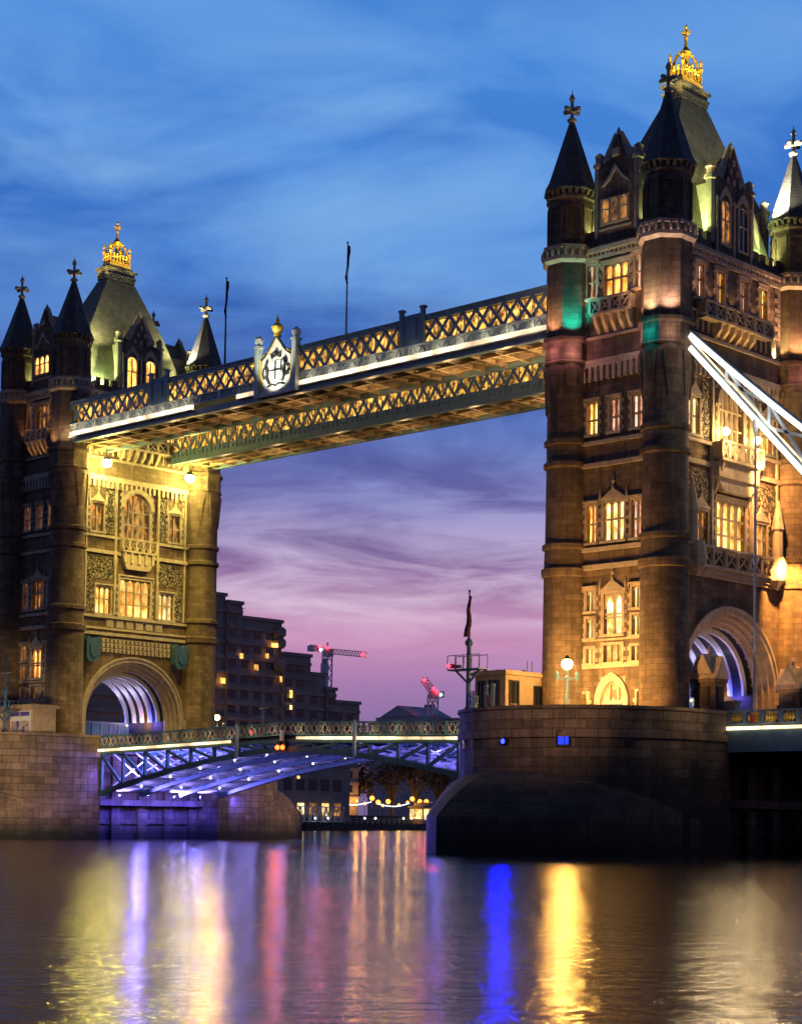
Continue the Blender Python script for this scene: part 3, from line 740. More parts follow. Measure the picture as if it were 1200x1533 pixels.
WARM, AMB, GREENISH, YELLOW = (1, .62, .25), (1, .48, .12), (.72, 1, .36), (1, .83, .17)
TL, lfx, lfy = make_tower(0.0, 'left Gothic bridge tower on the far pier, its channel face flooded yellow beneath the walkways', dict(
    top0='gold', n_t0='pink', n_t1='dim', n_t2='pink', n_u0='pink', n_u1='pink', n_u2='pale', n_m0='pink', n_m1='dim', n_m2='blue', upc='dim', up0='dim', up1='dim',
    mid0='gold', mid1='pale', midc='gold', d0='gold', d1='gold', e0='gold'))
TR, rfx, rfy = make_tower(82.3, 'right Gothic bridge tower, nearest and tallest in view, lit with pink and teal ledges', dict(
    bal=True, canopy=True, top0='pink', top1='gold', top2='pink', top3='gold', up0='pale', up1='gold', upc='dim', mid0='dim', mid1='gold', midc='gold',
    n_t0='pink', n_t1='gold', n_t2='pink', n_u0='gold', n_u1='pink', n_u2='pink', n_m0='gold', n_m1='pale', n_m2='pink',
    n_l00='pale', n_l01='pale', n_l10='pale', n_l11='pale', n_lc='pale', n_l20='gold', n_l21='gold', n_lc2='gold', n_g0='gold', n_g1='gold', d0='dim', d1='dark', e0='dim', door='gold'))
for T, F, N, cx in ((TL, lfx, lfy, 0), (TR, rfx, rfy, 82.3)):
    R = cx > 1
    # green-white floods at the roof foot, behind the battlements
    for y, p in ((-5.0, 3200), (5.0, 3200)):
        fixture(T, (cx+4.3, y, 50.4), (cx+1.6, y*.55, 60), GREENISH, p, 110)
        light('POINT', (cx+4.35, y*1.12, 51.2), (.78, 1, .40), 700, T, .12)
        fixture(T, (cx+5.0, y*1.25, 50.9), (cx+1.9, y*.62, 60.5), (1, .92, .42), 11000, 44)
        fixture(T, (cx+4.9, y*.72, 50.9), (cx+2.4, y*.5, 58), (1, .95, .45), 5000, 60)
    for y in (-6.75, 6.75): fixture(T, (cx+5.3, y, 55.2), (cx+2.2, y*.4, 60.0), (1, .90, .45), 2600, 75)  # extra floods added on the turrets to lift the upper roof
    for x in (-2.95, 2.95):
        light('POINT', (cx+x, -8.3, 51.2), (.78, 1, .40), 420, T, .12)
        fixture(T, (cx+x*.95, -8.2, 50.4), (cx+x*.9, -6.0, 57), GREENISH, 500, 80)
    # gilded crown
    for sx in (-1, 1): light('SPOT', (cx+sx*2.2, -4.2, 63.2), (1, .74, .2), 2400, T, .1, (cx, 0, 69.2), 42)
    for y in (-1.2, 1.2): light('SPOT', (cx+4.2, y*1.5, 63.6), (1, .74, .2), 2000, T, .1, (cx, y*.5, 69.0), 42)
    # finial lamps
    light('SPOT', (cx+4.6, 5.4, 55.0), (1, .95, .72), 20000 if R else 6500, T, .1, (cx+TX, TY, 60.5), 80)
    light('POINT', (cx+3.2, 6.9, 52.6), (.9, 1, .6), 900 if R else 200, T, .1)
    for sx, sy in ((-1, -1), (1, -1)): light('SPOT', (cx+sx*3.3, sy*6.6, 58.5), (1, .9, .8), 260, T, .1, (cx+sx*TX, sy*TY, 62.7), 30)
def uplight(T, cx, cy, nx, ny, z, col, power, r=2.9, tz=5, ang=120):
    power *= 10 if tz > 2 else 2.2; tz = tz if tz > 2 else 1.4
    if tz < 2:
        light('POINT', (cx+nx*r, cy+ny*r, z+.15), col, power*.45, T, .08); return
    fixture(T, (cx+nx*r, cy+ny*r, z), (cx+nx*(r-.85), cy+ny*(r-.85), z+tz), col, power, ang, .09, .08, 'SPOT', None, 'ledge_light', .9)
s7 = .7071
# right tower ledges: pink, warm and teal
c = (82.3+TX, -TY)
uplight(TR, *c, 0, -1, 42.75, (1, .72, .46), 110); uplight(TR, *c, s7, -s7, 42.75, (1, .62, .54), 110); uplight(TR, *c, -s7, -s7, 42.75, (1, .5, .3), 40)
uplight(TR, *c, 0, -1, 41.2, (0, .7, .75), 60, 2.8, 1); uplight(TR, *c, -s7, -s7, 41.2, (1, .5, .45), 50, 2.8, 1); uplight(TR, *c, s7, -s7, 41.2, (1, .66, .55), 60, 2.8, 1)
c = (82.3-TX, -TY)
uplight(TR, *c, 0, -1, 42.75, (1, .55, .3), 55); uplight(TR, *c, s7, -s7, 42.75, (0, .75, .68), 110); uplight(TR, *c, 1, 0, 42.75, (0, .85, .6), 50)
uplight(TR, *c, 0, -1, 41.2, (1, .36, .42), 70, 2.8, 1); uplight(TR, *c, s7, -s7, 41.2, (1, .42, .44), 80, 2.8, 1); uplight(TR, *c, -s7, -s7, 41.2, (1, .3, .4), 30, 2.8, 1)
c = (82.3+TX, TY)
uplight(TR, *c, s7, -s7, 42.75, (1, .5, .25), 130); uplight(TR, *c, 1, 0, 42.75, (1, .45, .30), 120); uplight(TR, *c, 0, -1, 42.75, (1, .75, .3), 120)
uplight(TR, *c, s7, -s7, 41.2, (1, .3, .4), 30, 2.8, 1)
# left tower ledges, weaker
uplight(TL, TX, -TY, 0, -1, 42.75, (1, .6, .3), 26); uplight(TL, TX, -TY, s7, -s7, 42.75, (1, .7, .4), 26)
# balcony glow on the narrow and wide faces
for T, cx, p in ((TL, 0, 30), (TR, 82.3, 30)):
    for u in (-2.7, 2.7): fixture(T, (cx+u, -HY-.75, 44.6), (cx+u*.9, -HY+.1, 49), (1, .42, .12), p*3, 90, .08)
    for u in (-1, 0, 1): light('SPOT', (cx+u*1.3, -HY-1.3, 42.2), (1, .5, .15), 40, T, .08, (cx+u*1.3, -HY-.2, 44), 80)
for u in (-5.9, -3.2, 0, 3.2, 5.9): fixture(TR, (82.3+HX+.6, u, 45.6), (82.3+HX, u*.97, 49), (1, .55, .32), 60, 100, .08)
for u in (-2.0, -.7, .7, 2.0): light('SPOT', (82.3+HX+1.5, u, 42.2), (1, .52, .12), 60, TR, .08, (82.3+HX+.3, u, 43.8), 80)
# lamps on the right tower's lit balcony
for u in (-2.3, 2.3):
    bulb(TR, (82.3+HX+1.1, u, 34.75), 'bulb', .34, (1, .54, .16), 900, 'balcony_lamp')
    light('SPOT', (82.3+HX+1.5, u-.2, 34.75), (1, .72, .36), 5000, TR, .34, (165, -110, 0), 34, .8)
    light('POINT', (82.3+HX+2.3, u, 33.6), (1, .62, .24), 420, TR, .2)
light('SPOT', (82.3+HX+2.6, 1.2, 33.0), (1, .46, .13), 8000, TR, .3, (82.3+HX, 8.0, 28.0), 95)
light('SPOT', (82.3+HX+3.0, 4.5, 25.5), (1, .44, .10), 15000, TR, .3, (82.3+HX+.5, 8.8, 20), 80)
light('SPOT', (82.3+HX+4.0, 0, 24.8), (1, .6, .25), 600, TR, .3, (82.3+HX, 0, 30), 110)
for u in (-3, 3): light('SPOT', (82.3+HX+3.0, u, 11.5), (1, .55, .3), 500, TR, .3, (82.3+HX, u, 21), 110)
# left tower: two strong floods under the walkways
for y in (-5.9, 5.5):
    bulb(TL, (7.4, y, 41.5), 'bulb', .55, YELLOW, 11000, 'floodlight_globe')
    light('SPOT', (7.9, y-.3, 41.5), (1, .80, .12), 8500, TL, .45, (150, -100, 0), 28, .8)
    mb = MB(); mb.cyl((7.4, y, 41.9), (7.4, y, 43.0), .08, .08, 6); mb.lathe(7.4, y, [(.5, 41.75), (.3, 42.1), (.1, 42.2)], 10); mb.build('lamp_bracket', 'iron', TL)
for y in (-5.5, 5.5):  # added spots without lamp bodies, filling the wall below the globes
    light('SPOT', (17, y, 42.6), (1, .76, .15), 11000, TL, .3, (5, y*.3, 20), 62)
light('SPOT', (19, -14, 12), (1, .66, .18), 2200, TL, .4, (5, -2, 15), 60)
# vault lights
for T, cx in ((TL, 0), (TR, 82.3)):
    for k in range(5):
        x = cx+3.0-1.5*k-.9
        light('POINT', (x, 4.7, 13.2), ((.08, .10, 1), (1, .42, .05), (.35, .38, .9), (1, .42, .05), (.08, .10, 1))[k], (300, 190, 80, 190, 240)[k], T, .08)
        light('POINT', (x, 3.4, 16.6), (.6, .58, 1), 34, T, .08)
        light('POINT', (x, -4.4, 14.2), (.2, .25, 1), 20, T, .08)
# faint warm wash low on the narrow faces
light('SPOT', (82.3, -19, 11.2), (1, .54, .14), 6500, TR, .4, (82.3, -9, 18.0), 100)
light('SPOT', (82.3-.2, -11.3, 11.0), (1, .62, .2), 700, TR, .2, (82.3, -9, 15.0), 120)
light('SPOT', (82.3+5.5, -16.5, 11.2), (1, .50, .13), 3200, TR, .4, (82.3+3.5, -9, 16.0), 90)
light('SPOT', (2, -19, 11.2), (1, .55, .2), 260, TL, .4, (3, -9, 16.0), 90)
# ------------------------------------------------------------------ water and ground
def mk_water():
    m, t, b = mat('river_water')
    pos = t.new('ShaderNodeNewGeometry').outputs['Position']
    rot = t.mapping(pos, (1, 1, 1), (0, 0, R_(-41)))
    a = t.noise(t.mapping(rot, (.6, 1.8, 1)), 1.0, 4, .6, .4)
    c = t.noise(t.mapping(rot, (4.0, 8.0, 1)), 1.0, 3, .6, .3)
    e = t.noise(t.mapping(rot, (.02, .10, 1)), 1.0, 3, .5)
    h = t.math('ADD', t.math('MULTIPLY', a, 1.0), t.math('MULTIPLY', c, .22))
    bp = t.new('ShaderNodeBump', ins={'Strength': .36, 'Distance': .20, 'Height': h})
    b.inputs['Base Color'].default_value = (.010, .011, .013, 1)
    t.l.new(t.ramp(e, [(.3, .085), (.7, .15)]), b.inputs['Roughness'])
    b.inputs['IOR'].default_value = 1.33
    t.l.new(bp.outputs[0], b.inputs['Normal'])
    return m
M['water'] = mk_water()
mb = MB(); mb.face([(-3000, -1500, 0), (1500, -1500, 0), (1500, 4000, 0), (-3000, 4000, 0)])
tag(mb.build('water', 'water'), None, None, None, 'structure')
# far bank: promenade ground behind an embankment wall
bl = [(-88.0, 52.0), (-96.7, 90.0), (-105.2, 120), (-114, 151), (-122, 179), (-132, 214.5), (-190, 420), (-420, 1200)]
mb = MB(); mb.prism([(x-2, y, -1) for x, y in bl]+[(-2800, 1200, -1), (-2800, 52, -1)], (0, 0, 3.6))
tag(mb.build('ground', 'ground'), None, None, None, 'structure')
mb = MB()
for (x0, y0), (x1, y1) in zip(bl, bl[1:-1]):
    mb.bar((x0-1.7, y0, .9), (x1-1.7, y1, .9), .6, 4.2); mb.bar((x0-1.7, y0, 3.1), (x1-1.7, y1, 3.1), .9, .25)
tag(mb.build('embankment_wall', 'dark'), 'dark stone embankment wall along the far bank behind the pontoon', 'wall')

# ------------------------------------------------------------------ piers
def make_pier(cx, label):
    T = thing('bridge_pier', (cx, 0, 0), label, 'bridge pier', 'bridge piers')
    hw, ys, rec = 10.65, 11.8, 4.0
    N = 18
    def semi(sg, n=N, r=hw): # from +x side to -x side round the end
        return [(cx+r*math.cos(PI*k/n), sg*(ys+r*math.sin(PI*k/n))) for k in range(n+1)]
    top = semi(1); bot = semi(-1)
    ring = [(cx+hw, -8.0), (cx+hw-rec, -8.0), (cx+hw-rec, 8.0), (cx+hw, 8.0)]+top+[(cx-hw, 8), (cx-hw+rec, 8), (cx-hw+rec, -8), (cx-hw, -8)]+bot[::-1]
    mb = MB()
    def wallring(ring, z0, z1, d=0):
        L = 0
        for a, b in zip(ring, ring[1:]+ring[:1]):
            l = math.hypot(a[0]-b[0], a[1]-b[1])
            mb.face([(a[0], a[1], z0), (b[0], b[1], z0), (b[0], b[1], z1), (a[0], a[1], z1)], [(L, z0), (L+l, z0), (L+l, z1), (L, z1)]); L += l
    wallring(ring, -2, 9.2)
    mb.face([(x, y, 9.2) for x, y in ring])
    o = mb.build('pier_body', 'piershade' if cx > 1 else 'pier', T)
    full = [(cx+hw, -8), (cx+hw, 8)]+top+[(cx-hw, 8), (cx-hw, -8)]+bot[::-1]
    mb = MB()
    sl = [(cx+(x-cx)*.998, y*.999) for x, y in full]
    wallring(sl, 9.2, 9.98); mb.face([(x, y, 9.98) for x, y in sl])
    mb.build('platform', 'pier', T)
    for sg in (-1, 1):      # parapet and band round each end
        mb = MB()
        L = 0
        arc = [(cx+hw, sg*8.0)]+semi(sg)+[(cx-hw, sg*8.0)]
        cum = []
        for (r0, r1, z0, z1) in ((1.018, 1.0, 8.7, 9.25), (1.004, .952, 9.985, 10.85), (1.02, .94, 10.85, 11.1)):
            L = 0
            def sc(p, k): return (cx+(p[0]-cx)*k, p[1] if abs(p[1]) <= ys+.001 else sg*(ys+(abs(p[1])-ys)*k))
            for a, b in zip(arc, arc[1:]):
                l = math.hypot(a[0]-b[0], a[1]-b[1]); ao, bo, ai, bi = sc(a, r0), sc(b, r0), sc(a, r1), sc(b, r1)
                mb.face([(*ao, z0), (*bo, z0), (*bo, z1), (*ao, z1)], [(L, z0), (L+l, z0), (L+l, z1), (L, z1)])
                mb.face([(*ai, z0), (*bi, z0), (*bi, z1), (*ai, z1)], [(L, z0), (L+l, z0), (L+l, z1), (L, z1)])
                mb.face([(*ao, z1), (*bo, z1), (*bi, z1), (*ai, z1)]); mb.face([(*ao, z0), (*bo, z0), (*bi, z0), (*ai, z0)])
                L += l
        mb.build('parapet', 'pier', T)
        # pointed cutwater with a domed cap
        mb = MB(); n = N
        plan = []
        for k in range(n+1):
            t = k/n
            s_ = abs(2*t-1)          # 1 at shoulders, 0 at tip
            x = (hw+.02)*(1-(1-s_)**1.7) if s_ < 1 else hw+.02
            y = ys+(29.5-ys)*(1-s_**1.25)
            plan.append((cx+(x if t < .5 else -x), sg*y))
        semi_ = semi(sg, n, hw-.05)
        L = 0
        for k in range(n):
            a, b = plan[k], plan[k+1]; l = math.hypot(a[0]-b[0], a[1]-b[1])
            mb.face([(*a, -2), (*b, -2), (*b, 2.7), (*a, 2.7)], [(L, -2), (L+l, -2), (L+l, 2.7), (L, 2.7)])
            ta, tb = 1-abs(2*k/n-1), 1-abs(2*(k+1)/n-1)
            prev = None
            M_ = 5
            for j in range(M_):
                f0, f1 = j/M_, (j+1)/M_
                def pt(p, q, t_, f):
                    zt = 2.72+3.5*math.sin(t_*PI/2)
                    return (p[0]+(q[0]-p[0])*f, p[1]+(q[1]-p[1])*f, 2.7+(zt-2.7)*math.sin(f*PI/2)**.9)
                A, B, C_, D = pt(a, semi_[k], ta, f0), pt(b, semi_[k+1], tb, f0), pt(b, semi_[k+1], tb, f1), pt(a, semi_[k], ta, f1)
                mb.face([A, B, C_, D], [(L, 2.7+f0*5), (L+l, 2.7+f0*5), (L+l, 2.7+f1*5), (L, 2.7+f1*5)])
            L += l
        mb.build('cutwater', 'pierwetshade' if cx > 1 else 'pier', T)
    for sg in (-1, 1):    # pilasters in the recess under the deck
        mb = MB()
        xf = cx+sg*(hw-rec)
        for y in (-7.0, -3.4, 0.2, 3.8, 7.2):
            mb.box(xf, xf+sg*.5, y-.55, y+.55, -1, 9.0)
        mb.box(xf, xf+sg*1.4, -7.95, 7.95, 3.6, 4.3); mb.box(xf, xf+sg*.25, -7.95, 7.95, 1.6, 1.75)
        mb.build('recess_pilaster', 'pier', o)
    return T
PL = make_pier(0.0, 'left granite pier with blue-lit recess where the far bascule is hinged')
PR = make_pier(82.3, 'right granite pier with dark domed cutwater, under the nearest tower')
mb = MB(); mb.box(-10.6, 10.6, -7.9, 7.9, 9.984, 9.992); mb.box(71.7, 92.9, -7.9, 7.9, 9.984, 9.992); tag(mb.build('road', 'asph'), None, None, None, 'structure')
BLUE = (.06, .06, 1)
for y in (-5.3, -1.6, 2.0, 5.6):
    fixture(PL, (10.5, y, 4.6), (8, y, 0.5), BLUE, 1400, 140, .14)
    fixture(PL, (9.6, y, 4.75), (22, y, 7.2), (.15, .12, 1), 20000, 75, .14)
    fixture(PR, (82.3-9.8, y, 4.75), (66, y, 8), (.15, .12, 1), 900, 75, .14)
light('SPOT', (11.15, -8.2, 9.0), (.14, .10, 1), 2600, PL, .05, (10.9, -10.6, 0), 32, .2)
light('SPOT', (11.5, 9.6, 5.0), (.10, .08, 1), 700, PL, .1, (9, 14, 0), 90)
# warm spots aimed at the left pier's stone
light('SPOT', (26, -36, 8), (1, .72, .38), 19000, PL, 1.0, (2, -18, 5), 60)
light('SPOT', (22, 30, 6), (1, .62, .34), 6000, PL, 1.0, (8, 17, 3), 60)
# blue marker lamps on the right pier
q = MB(); q.box(82.35, 82.85, -22.62, -22.40, 8.1, 8.7); o = q.build('marker_lamp', 'iron', PR)
q = MB(); q.face([(82.6+.2*math.cos(-a), -22.80, 8.4+.2*math.sin(-a)) for a in [2*PI*k/10 for k in range(10)]]); q.build('lens', 'bluel', o)
q = MB(); q.cyl((82.6, -22.6, 8.4), (82.6, -22.78, 8.4), .26, .26, 10); q.build('lamp_housing', 'iron', o)
light('SPOT', (82.75, -23.1, 8.4), (0, .002, 1), 1900, PR, .25, (165, -112, 2), 22, .5)
light('SPOT', (98, -34, 12), (1, .62, .34), 4600, PR, .5, (84.5, -21, 11), 50, 1.0)  # added warm wash on the pier stone, no lamp stands there
light('SPOT', (97.5, -13, 12.5), (1, .72, .3), 300, PR, .2, (92, -14, 10.4), 70)
def on_round(a0, z, r=10.67): return Vector((82.3+r*math.cos(a0), -11.8+r*math.sin(a0), z))
a0 = math.atan2(-21.22+11.8, 87.28-82.3)
q = MB(); t_ = Vector((-math.sin(a0), math.cos(a0), 0)); n_ = Vector((math.cos(a0), math.sin(a0), 0))
c = on_round(a0, 8.62)
q.face([c-t_*.42+n_*.05-Vector((0, 0, .48)), c+t_*.42+n_*.05-Vector((0, 0, .48)), c+t_*.42+n_*.05+Vector((0, 0, .48)), c-t_*.42+n_*.05+Vector((0, 0, .48))])
o = q.build('lit_opening', 'bluew', PR)
q = MB()
for u, z in ((-.5, 0), (.5, 0)): q.bar(c+t_*u+n_*.06-Vector((0, 0, .6)), c+t_*u+n_*.06+Vector((0, 0, .6)), .14, .16)
for z in (-.55, .55): q.bar(c-t_*.5+n_*.06+Vector((0, 0, z)), c+t_*.5+n_*.06+Vector((0, 0, z)), .16, .14)
q.bar(c+t_*.1+n_*.05-Vector((0, 0, .5)), c+t_*.1+n_*.05+Vector((0, 0, .5)), .06); q.build('opening_frame', 'iron', o)
for a_ in (-.62, -1.95, -2.12, -2.3):
    c = on_round(a_, 8.45, 10.68); t_ = Vector((-math.sin(a_), math.cos(a_), 0)); q = MB()
    q.face([c-t_*.3-Vector((0, 0, .4)), c+t_*.3-Vector((0, 0, .4)), c+t_*.3+Vector((0, 0, .4)), c-t_*.3+Vector((0, 0, .4))]); q.build('drain_opening', 'dark_p', PR)

# ------------------------------------------------------------------ high level walkways
def lattice(mb, x0, x1, y, z0, z1, step, w=.16):
    n = max(1, round((x1-x0)/step)); s = (x1-x0)/n
    for k in range(n):
        a, b = x0+s*k, x0+s*(k+1)
        mb.bar((a, y, z0), (b, y, z1), w, .10, (0, 1, 0)); mb.bar((b, y+.02, z0), (a, y+.02, z1), w, .10, (0, 1, 0))
def make_walkway(y0, y1, near, label):
    T = thing('high_walkway', (41.15, (y0+y1)/2, 43.0), label, 'walkway', 'high-level walkways')
    xa, xb = 5.3, 77.0
    zb = 43.1
    g = MB(); g.box(xa, xb, y0, y0+.5, zb, 43.75); g.box(xa, xb, y1-.5, y1, zb, 44.2)
    if not near: g.box(xa, xb, y0, y0+.3, 43.75, 44.5)
    g.box(xa, xb, y0-.12, y0+.02, zb-.02, zb+.12)
    g.build('bottom_girder', 'steel', T)
    fz = MB()   # scalloped lower parapet
    ya = y0-.12 if near else y0-.03
    if near:
        fz.box(xa, xb, ya, ya+.12, 44.2, 44.32); fz.box(xa, xb, ya-.1, ya+.2, 44.98, 45.12); fz.box(xa, xb, ya+.13, ya+.2, 44.32, 44.98)
        n = 72; s = (xb-xa)/n
        for k in range(n):
            a = xa+s*k
            if k % 3 == 0: fz.box(a-.12, a+.12, ya-.06, ya+.13, 44.32, 44.98)
            fz.bar((a+.12, ya+.06, 44.38), (a+s/2, ya+.06, 44.92), .09, .1, (0, 1, 0)); fz.bar((a+s/2, ya+.06, 44.92), (a+s-.12, ya+.06, 44.38), .09, .1, (0, 1, 0))
    else:
        n = 48; s = (xb-xa)/n
        for k in range(n): fz.ball((xa+s*(k+.5), y0-.02, 43.95), .16, 6); fz.box(xa+s*k-.05, xa+s*k+.05, y0-.1, y0, 43.75, 44.5)
    fz.build('lower_frieze', 'pale' if near else 'steel', T)
    lo = 45.12 if near else 44.5; hi = 47.05
    la = MB(); lattice(la, xa, xb, y0, lo, hi, 1.62 if near else 1.75, .30)
    for k in range(44): la.box(xa+.2+1.63*k-.04, xa+.2+1.63*k+.04, y0+.06, y0+.14, lo, hi)
    la.build('lattice', 'steel', T)
    tc = MB(); tc.box(xa, xb, y0-.15, y0+.3, hi, 47.45); tc.box(xa, xb, y0-.25, y0+.35, 47.45, 47.6); tc.box(xa, xb, y1-.3, y1+.1, hi, 47.45)
    tc.build('top_chord', 'steel', T)
    gl = MB(); gl.face([(xa, y0+.45, lo), (xb, y0+.45, lo), (xb, y0+.45, hi), (xa, y0+.45, hi)])
    gl.build('glazing', 'amber' if near else 'amber2', T)
    bk = MB(); bk.box(xa, xb, y1-.25, y1, 44.2, hi); bk.build('back_panel', 'steel', T)
    rf = MB(); rf.prism([(xa, y0, 47.6), (xa, y1, 47.6), (xa, y1-1, 48.1), (xa, y0+1, 48.1)], (xb-xa, 0, 0)); rf.build('roof', 'steel', T)
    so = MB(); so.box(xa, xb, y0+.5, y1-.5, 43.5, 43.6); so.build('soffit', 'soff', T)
    rb = MB(); n = 26; s = (xb-xa)/n
    for k in range(n+1):
        x = xa+s*k; rb.box(x-.13, x+.13, y0+.5, y1-.5, 43.15, 43.497)
        if k < n: rb.bar((x, y0+.6, 43.3), (x+s, y1-.6, 43.3), .10); 
    for f in (.33, .66): rb.box(xa, xb, y0+(y1-y0)*f-.1, y0+(y1-y0)*f+.1, 43.12, 43.497)
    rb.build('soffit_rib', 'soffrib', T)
    if near:
        for a, b in ((5.5, 28.0), (35.0, 37.7), (44.3, 75.9)):
            q = MB(); q.box(a, b, y0-.24, y0-.02, 43.74, 44.18); q.build('light_strip', 'led', T)
            q = MB(); q.box(a, b, y0-.32, y0-.02, 43.64, 43.735); q.build('strip_tray', 'pale', T)
        for xc in (22.4, 59.5):    # plain pylon panels
            q = MB()
            for sg in (-1, 1): q.box(xc+sg*1.35-.22, xc+sg*1.35+.22, y0-.3, y0-.03, 45.13, 48.3); q.box(xc+sg*1.35-.3, xc+sg*1.35+.3, y0-.36, y0+.1, 48.3, 48.5)
            q.box(xc-1.13, xc+1.13, y0-.2, y0-.03, 45.13, 47.9)
            q.box(xc-.55, xc+.55, y0-.28, y0-.2, 45.5, 47.4); q.build('pylon_panel', 'steel', T)
        # carved crest with gilt finial in the middle of the span
        xc = 41.15; q = MB()
        q.box(xc-2.5, xc+2.5, y0-.5, y0-.24, 43.3, 43.75)
        pts = [(xc-2.3, 43.75), (xc+2.3, 43.75), (xc+2.3, 46.9), (xc+1.9, 47.3), (xc+1.3, 47.5), (xc+.7, 48.2), (xc, 49.0), (xc-.7, 48.2), (xc-1.3, 47.5), (xc-1.9, 47.3), (xc-2.3, 46.9)]
        q.prism([(x, y0-.36, z) for x, z in pts], (0, .1, 0))
        o = q.build('crest_panel', 'white', T)
        for sg in (-1, 1):
            q = MB()
            q.box(xc+sg*2.75-.3, xc+sg*2.75+.3, y0-.62, y0-.03, 43.3, 48.2); q.box(xc+sg*2.75-.4, xc+sg*2.75+.4, y0-.72, y0+.1, 48.2, 48.4)
            q.lathe(xc+sg*2.75, y0-.3, [(.22, 48.4), (.4, 48.7), (.45, 49.1), (.3, 49.3), (.05, 49.5)], 8)
            q.build('crest_post', 'pale', o)
        q = MB()
        q.prism([(x, y0-.5, z) for x, z in ((xc-.75, 46.6), (xc+.75, 46.6), (xc+.75, 45.6), (xc+.4, 44.9), (xc, 44.6), (xc-.4, 44.9), (xc-.75, 45.6))], (0, .13, 0))
        q.build('shield', 'pale', o)
        q = MB()
        q.box(xc-.07, xc+.07, y0-.58, y0-.501, 44.75, 46.55); q.box(xc-.7, xc+.7, y0-.58, y0-.502, 45.6, 45.75)
        for sg in (-1, 1):   # supporters, mantling and scrolls
            q.tube([(xc+sg*.9, y0-.5, 44.5), (xc+sg*1.25, y0-.55, 45.1), (xc+sg*1.15, y0-.55, 45.7), (xc+sg*1.45, y0-.55, 46.2), (xc+sg*1.2, y0-.55, 46.7)], .15, 6)
            q.tube([(xc+sg*1.25, y0-.5, 45.2), (xc+sg*1.7, y0-.55, 45.0), (xc+sg*1.9, y0-.5, 45.6), (xc+sg*1.7, y0-.5, 46.1)], .09, 6)
            q.tube([(xc+sg*.2, y0-.5, 47.0), (xc+sg*.7, y0-.5, 47.3), (xc+sg*.55, y0-.5, 46.85)], .1, 6)
            q.tube([(xc+sg*1.2, y0-.45, 44.2), (xc+sg*.5, y0-.5, 44.35), (xc, y0-.5, 44.15)], .1, 6)
            q.tube([(xc+sg*2.2, y0-.42, 46.95), (xc+sg*1.3, y0-.42, 47.55), (xc+sg*.7, y0-.42, 48.25), (xc, y0-.42, 49.05)], .13, 6)
        q.ball((xc, y0-.5, 47.3), .3, 8)
        q.build('mantling', 'iron', o)
        q = MB()
        for sg in (-1, 1): q.tube([(xc+sg*x, y0-.40, z) for x, z in ((2.25, 43.8), (2.25, 46.9), (1.85, 47.3), (1.25, 47.55), (.7, 48.25), (0, 49.0))], .13, 6)
        q.build('gilt_edging', 'gold', o)
        q = MB(); q.lathe(xc, y0-.32, [(.45, 49.0), (.3, 49.3), (.55, 49.6), (.62, 49.9), (.35, 50.2), (.14, 50.35), (.24, 50.55), (.08, 50.8), (.06, 51.1)], 8)
        q.build('gilt_finial', 'gold', o)
        light('SPOT', (xc, y0-4.0, 43.0), (1, .95, .66), 3200, T, .2, (xc, y0, 46.8), 70)
        light('POINT', (xc, y0-1.6, 49.2), (1, .85, .5), 40, T, .1)
    for x, p in ((12, 280), (21, 220), (31, 200), (41, 190), (51, 220), (61, 300), (68, 420), (74, 700)):
        light('POINT', (x, (y0+y1)/2, 41.6), (1, .62, .26), p, T, .3)
    return T
W1 = make_walkway(-10.1, -4.2, True, 'nearer high walkway with white light strip and crest between the two towers')
W2 = make_walkway(4.3, 9.6, False, 'farther high walkway seen below the lit one, with amber lattice windows')
# white strip lights up the frieze above it
for a, b in ((6, 28), (44.5, 75.5)):
    n = 11
    for k in range(n):
        x = a+(b-a)*(k+.5)/n; light('POINT', (x, -10.75, 44.35), (1, .80, .50), 17, W1, .15)
for i, (x, lb) in enumerate(((29.2, 'thin flagpole with furled dark flag on the walkway, left of the crest'), (47.4, 'thin flagpole with furled dark flag on the walkway, right of the crest'))):
    T = thing('flagpole', (x, -7.2, 48.0), lb, 'flagpole', 'flagpoles on the walkway')
    q = MB(); q.lathe(x, -7.2, [(.12, 48.0), (.05, 57.6), (.12, 57.7), (.02, 57.9)], 8); q.build('pole', 'pale' if i else 'iron', T)
    q = MB()
    P = [(x+.06+.22*math.sin(k*1.1), -7.2+.12*math.cos(k*1.7), 57.4-.62*k) for k in range(7)]
    for k, (a, b) in enumerate(zip(P, P[1:])): q.cyl(a, b, .14-.008*k, .14-.008*(k+1), 8)
    q.build('flag', 'flag', T)

